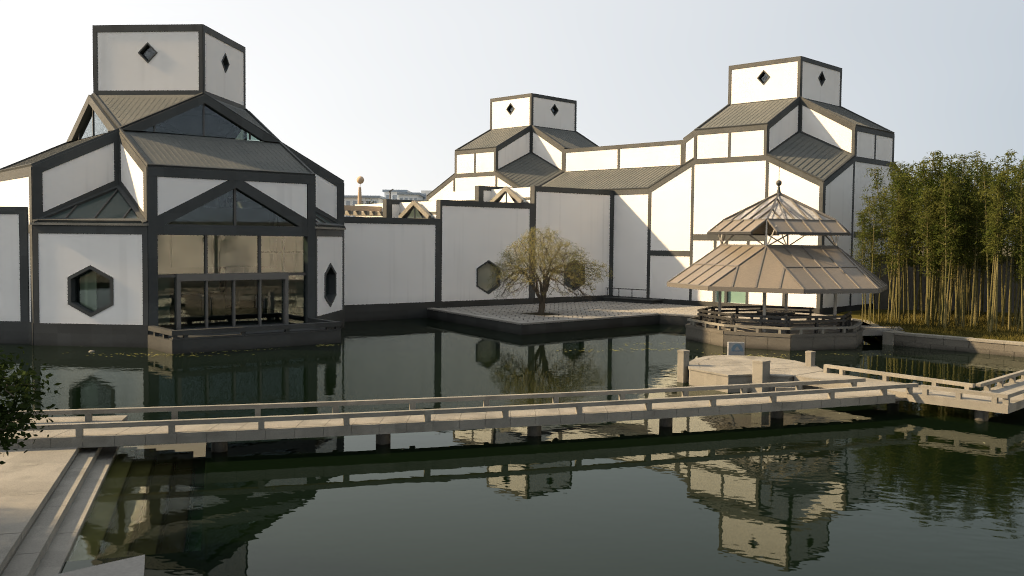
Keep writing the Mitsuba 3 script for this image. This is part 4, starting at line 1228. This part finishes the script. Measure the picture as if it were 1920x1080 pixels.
# clumps, then singles
while len(spots) < 135:
    c = np.array([r.uniform(16.4, 27.5), r.uniform(36, 48.5)])
    if not grove.contains(Point(*c)) or c[0] / c[1] > 0.575: continue
    k = r.integers(1, 4)
    for _ in range(k):
        q = c + r.normal(0, 0.28, 2)
        if grove.buffer(0.3).contains(Point(*q)): spots.append(q)
spots += [np.array(q) for q in ((15.75, 42.6), (15.95, 42.2), (16.05, 43.0), (16.25, 42.5), (16.3, 43.3), (16.5, 41.6), (16.6, 42.9), (16.75, 41.9))]
spots.sort(key=lambda q: q[1])
leftmost = min(spots, key=lambda q: q[0] / q[1])
for i, q in enumerate(spots):
    key = thing('bamboo_plant', 'tall green bamboo plant in the grove at the right edge' if q is not leftmost else 'leftmost bamboo plant, before the grey side wall of the corner hall', 'bamboo', group='bamboo plants in the grove')
    cs, ls = variants[int(r.integers(0, NV))]
    sc = r.choice([r.uniform(0.7, 0.88), r.uniform(0.8, 0.95), r.uniform(0.94, 1.08)])
    if q[0] / q[1] < 0.4: sc *= 0.86
    a, ta, tb = r.uniform(0, 6.28), r.normal(0, 0.055), r.uniform(0, 6.28)
    ca, sa = math.cos(a), math.sin(a)
    Mx = np.eye(4)
    Mx[:3, :3] = np.array([[ca, -sa, math.sin(ta) * math.cos(tb)], [sa, ca, math.sin(ta) * math.sin(tb)], [0, 0, 1]]) * sc
    Mx[:3, 3] = [q[0], q[1], 0.42]
    put(key, 'culm', None, None, shape=cs, to_world=Mx)
    put(key, 'foliage', None, None, shape=ls, to_world=Mx)
# wall closing the grove behind, coloured dark to stand for deep shade
GW = thing('grove_wall', 'boundary wall coloured dark as deep shade behind the bamboo stems', 'wall')
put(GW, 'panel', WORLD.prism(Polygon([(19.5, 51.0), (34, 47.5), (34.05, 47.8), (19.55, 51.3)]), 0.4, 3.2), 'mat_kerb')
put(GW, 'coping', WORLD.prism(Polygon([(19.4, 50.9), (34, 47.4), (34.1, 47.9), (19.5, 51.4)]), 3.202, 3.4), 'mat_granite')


def leafy_tree(name, label, base, top, centre, radii, n_att, leafmat_, leafsize, per, seed, cat_='tree', tip=0.008, rmax=0.2, infl=2.2, step=0.22):
    r = np.random.default_rng(seed)
    key = thing(name, label, cat_)
    att = []
    while len(att) < n_att:
        q = r.uniform(-1, 1, 3)
        if np.linalg.norm(q) > 1: continue
        if meshkit.fbm(q[None] * 1.9 + seed, 3, seed)[0] < 0.42: continue
        att.append(np.array(centre) + q * np.array(radii))
    base, top = np.array(base, float), np.array(top, float)
    L = int(np.linalg.norm(top - base) / step)
    tn = [base + (top - base) * k / L for k in range(L + 1)]
    tp_ = [-1] + list(range(L))
    nodes, par = space_tree(base, np.array(att), (tn, tp_), step, step * 1.4, infl, seed=seed)
    bm, tips, rad = tree_mesh(nodes, par, tip=tip, expo=2.2, sides=5, rmax=rmax)
    put(key, 'trunk', bm, 'mat_bark')
    up_ = [i for i in range(len(nodes)) if rad[i] < tip * 3.0]
    put(key, 'crown', leaf_cloud(nodes[up_], per, leafsize * 1.6, leafsize, r, 0.8, 0.5), leafmat_)
    return key


leafy_tree('garden_tree', 'dark leafy bough reaching in at the left edge over the bridge', (-9.0, 9.2, 0.2), (-7.6, 9.4, 2.0), (-6.75, 9.5, 2.3), (2.05, 1.1, 0.66), 900, 'mat_dark_leaf', 0.075, 42, 21, tip=0.005, rmax=0.1, infl=1.6, step=0.12)
leafy_tree('shade_tree', 'tree standing left of the stone landing outside the picture', (-13.2, 10.6, 0.2), (-12.8, 10.6, 2.6), (-12.4, 10.5, 4.2), (2.1, 2.3, 2.6), 900, 'mat_dark_leaf', 0.17, 26, 22)

# floating leaves and scum on the pond: nobody could count them
pv, pf = [], []
r = np.random.default_rng(9)
def pads(x0, y0, x1, y1, n, sp, s):
    for _ in range(n):
        t = r.random()
        x, y = x0 + (x1 - x0) * t + r.normal(0, sp), y0 + (y1 - y0) * t + r.normal(0, sp * 0.5)
        k = 7
        rr = s * r.uniform(0.5, 1.4)
        a0_ = r.uniform(0, 6.28)
        i = len(pv)
        pv.append((x, y, 0.012))
        for j in range(k): pv.append((x + rr * math.cos(a0_ + j * 0.95), y + rr * 0.8 * math.sin(a0_ + j * 0.95), 0.008 + 0.006 * r.random()))
        for j in range(k - 1): pf.append((i, i + 1 + j, i + 2 + j))
pads(-14.5, 31.8, -10.0, 32.0, 90, 0.5, 0.035)
pads(-12.2, 31.6, -8.3, 34.0, 60, 0.18, 0.035)
pads(-7.2, 34.9, -6.5, 35.5, 30, 0.15, 0.05)
pads(2.2, 34.2, 6.2, 35.2, 70, 0.45, 0.045)
pads(4.0, 36.2, 7.0, 37.5, 40, 0.5, 0.04)
pads(7.5, 34.0, 9.5, 32.8, 50, 0.35, 0.045)
pads(9.0, 33.5, 13.5, 34.2, 40, 0.4, 0.04)
thing('pond_weed', 'scattered small yellow green floating leaves on the pond', 'water plants', kind='stuff')
put('pond_weed', '', trimesh.Trimesh(np.array(pv), np.array(pf), process=False), 'mat_pad')

WS = thing('pale_stone', 'small pale dome shaped stone in the water before the hexagon window', 'stone')
put(WS, '', lathe([(0, -0.1), (0.11, -0.1), (0.1, 0.02), (0.06, 0.05), (0, 0.06)], [-14.45, 32.6, 0], 14), 'mat_stone', smooth=40)

# ================================================================== FAR CITY
def city_block(label, x0, x1, y, h, d, rows, cols, zbase=0.4, mat='mat_hazed_city_wall', roof=True):
    k = thing('city_building', label, 'building')
    put(k, 'wall', WORLD.box(x0, x1, y, y + d, zbase, h), mat)
    if roof: put(k, 'roof', WORLD.box(x0 - 0.3, x1 + 0.3, y - 0.3, y + d + 0.3, h, h + 0.35), 'mat_city_roof')
    wx, wz = (x1 - x0) / cols, 1.6
    for i in range(cols):
        for j in range(rows):
            put(k, 'window', WORLD.box(x0 + wx * (i + 0.2), x0 + wx * (i + 0.8), y - 0.05, y + 0.1, h - 0.5 - wz * j - 0.95, h - 0.5 - wz * j), 'mat_hazed_city_glass')
    return k


city_block('low grey city building far beyond the gallery, with a dark flat roof, leftmost', -28.5, -21.2, 150, 10.35, 12, 2, 7)
city_block('pale city block far behind the skylight, beside the lamp mast', -21.0, -17.6, 156, 11.6, 10, 2, 3)
city_block('long light grey city building with bluish roof far behind the first skylight', -17.9, -14.9, 150, 10.9, 10, 1, 4)
city_block('sunlit cream city building far beyond, left of the rear hall roof', -15.2, -12.3, 158, 12.0, 10, 1, 3, mat='mat_white', roof=False)
city_block('narrow blue grey rooftop block far beyond, right end of the skyline', -12.0, -10.1, 160, 12.6, 8, 2, 1)
BP = thing('ball_column', 'tan ball on a tapered column rising above the far rooftops', 'monument')
put(BP, 'column', lathe([(0, 0.4), (0.42, 0.4), (0.3, 10.5), (0.2, 11.9), (0, 11.9)], [-23.75, 148, 0], 12), 'mat_city_tan', smooth=30)
put(BP, 'rod', rod([-23.72, 148, 11.9], [-23.68, 148, 12.6], 0.05), 'mat_city_tan')
put(BP, 'ball', lathe([(0, -0.62)] + [(0.58 * math.cos(t), 0.6 * math.sin(t)) for t in np.linspace(-1.5, 1.5, 14)] + [(0, 0.62)], [-23.66, 148, 13.0], 20), 'mat_city_tan', smooth=40)
for lab, x, zt in (('tall thin lamp mast beyond the gallery roof', -8.85, 12.9), ('shorter lamp mast on the skyline near the pale city block', -19.3, 11.75)):
    lm = thing('lamp_mast', lab, 'street lamp')
    put(lm, 'mast', rod([x, 150, 0.4], [x, 150, zt - 0.3], 0.16, 0.12), 'mat_steel')
    put(lm, 'lamp', bar([x - 0.2, 150, zt - 0.45], [x + 0.5, 150, zt], 0.3, 0.16), 'mat_steel')
leafy_tree('city_tree', 'small round green tree far beyond the gallery wall', (-22.0, 146, 0.4), (-22.0, 146, 7.0), (-22.0, 146, 8.8), (1.3, 1.3, 1.3), 90, 'mat_green_leaf', 0.22, 6, 31, tip=0.03, step=0.35, infl=3)

# white wall with trees along the right shore, outside the frame: added for the portal glass to mirror
FW = thing('added_shore_wall', 'long white garden wall with dark coping added along the right shore outside the picture', 'wall')
fk, fr = facade(FW, 'panel', np.array([26.2, 24.5]), np.array([0.0, -1.0]), np.array([-1.0, 0.0]), rect(0, 26, 0.7, 5.2), (0.0, 0.3, 0.3, 0.3), bars=[rect(8, 8.3, 0.7, 4.9), rect(17, 17.3, 0.7, 4.9)], th=0.3)
put(FW, 'plinth', extr(Polygon(rect(0, 26, -0.5, 0.7)), *fr, 0.05, 0.35), 'mat_plinth')
for i, (x, y) in enumerate(((23.6, 18.0), (24.2, 10.5), (23.9, 3.5))):
    leafy_tree('shore_tree', ('tree before the shore wall at its far end outside the picture', 'tree before the middle of the shore wall outside the picture', 'tree before the near end of the shore wall outside the picture')[i],
               (x, y, 0.0), (x, y, 2.4), (x - 0.2, y, 4.2), (1.6, 1.8, 1.7), 260, 'mat_green_leaf', 0.14, 6, 50 + i, step=0.28)
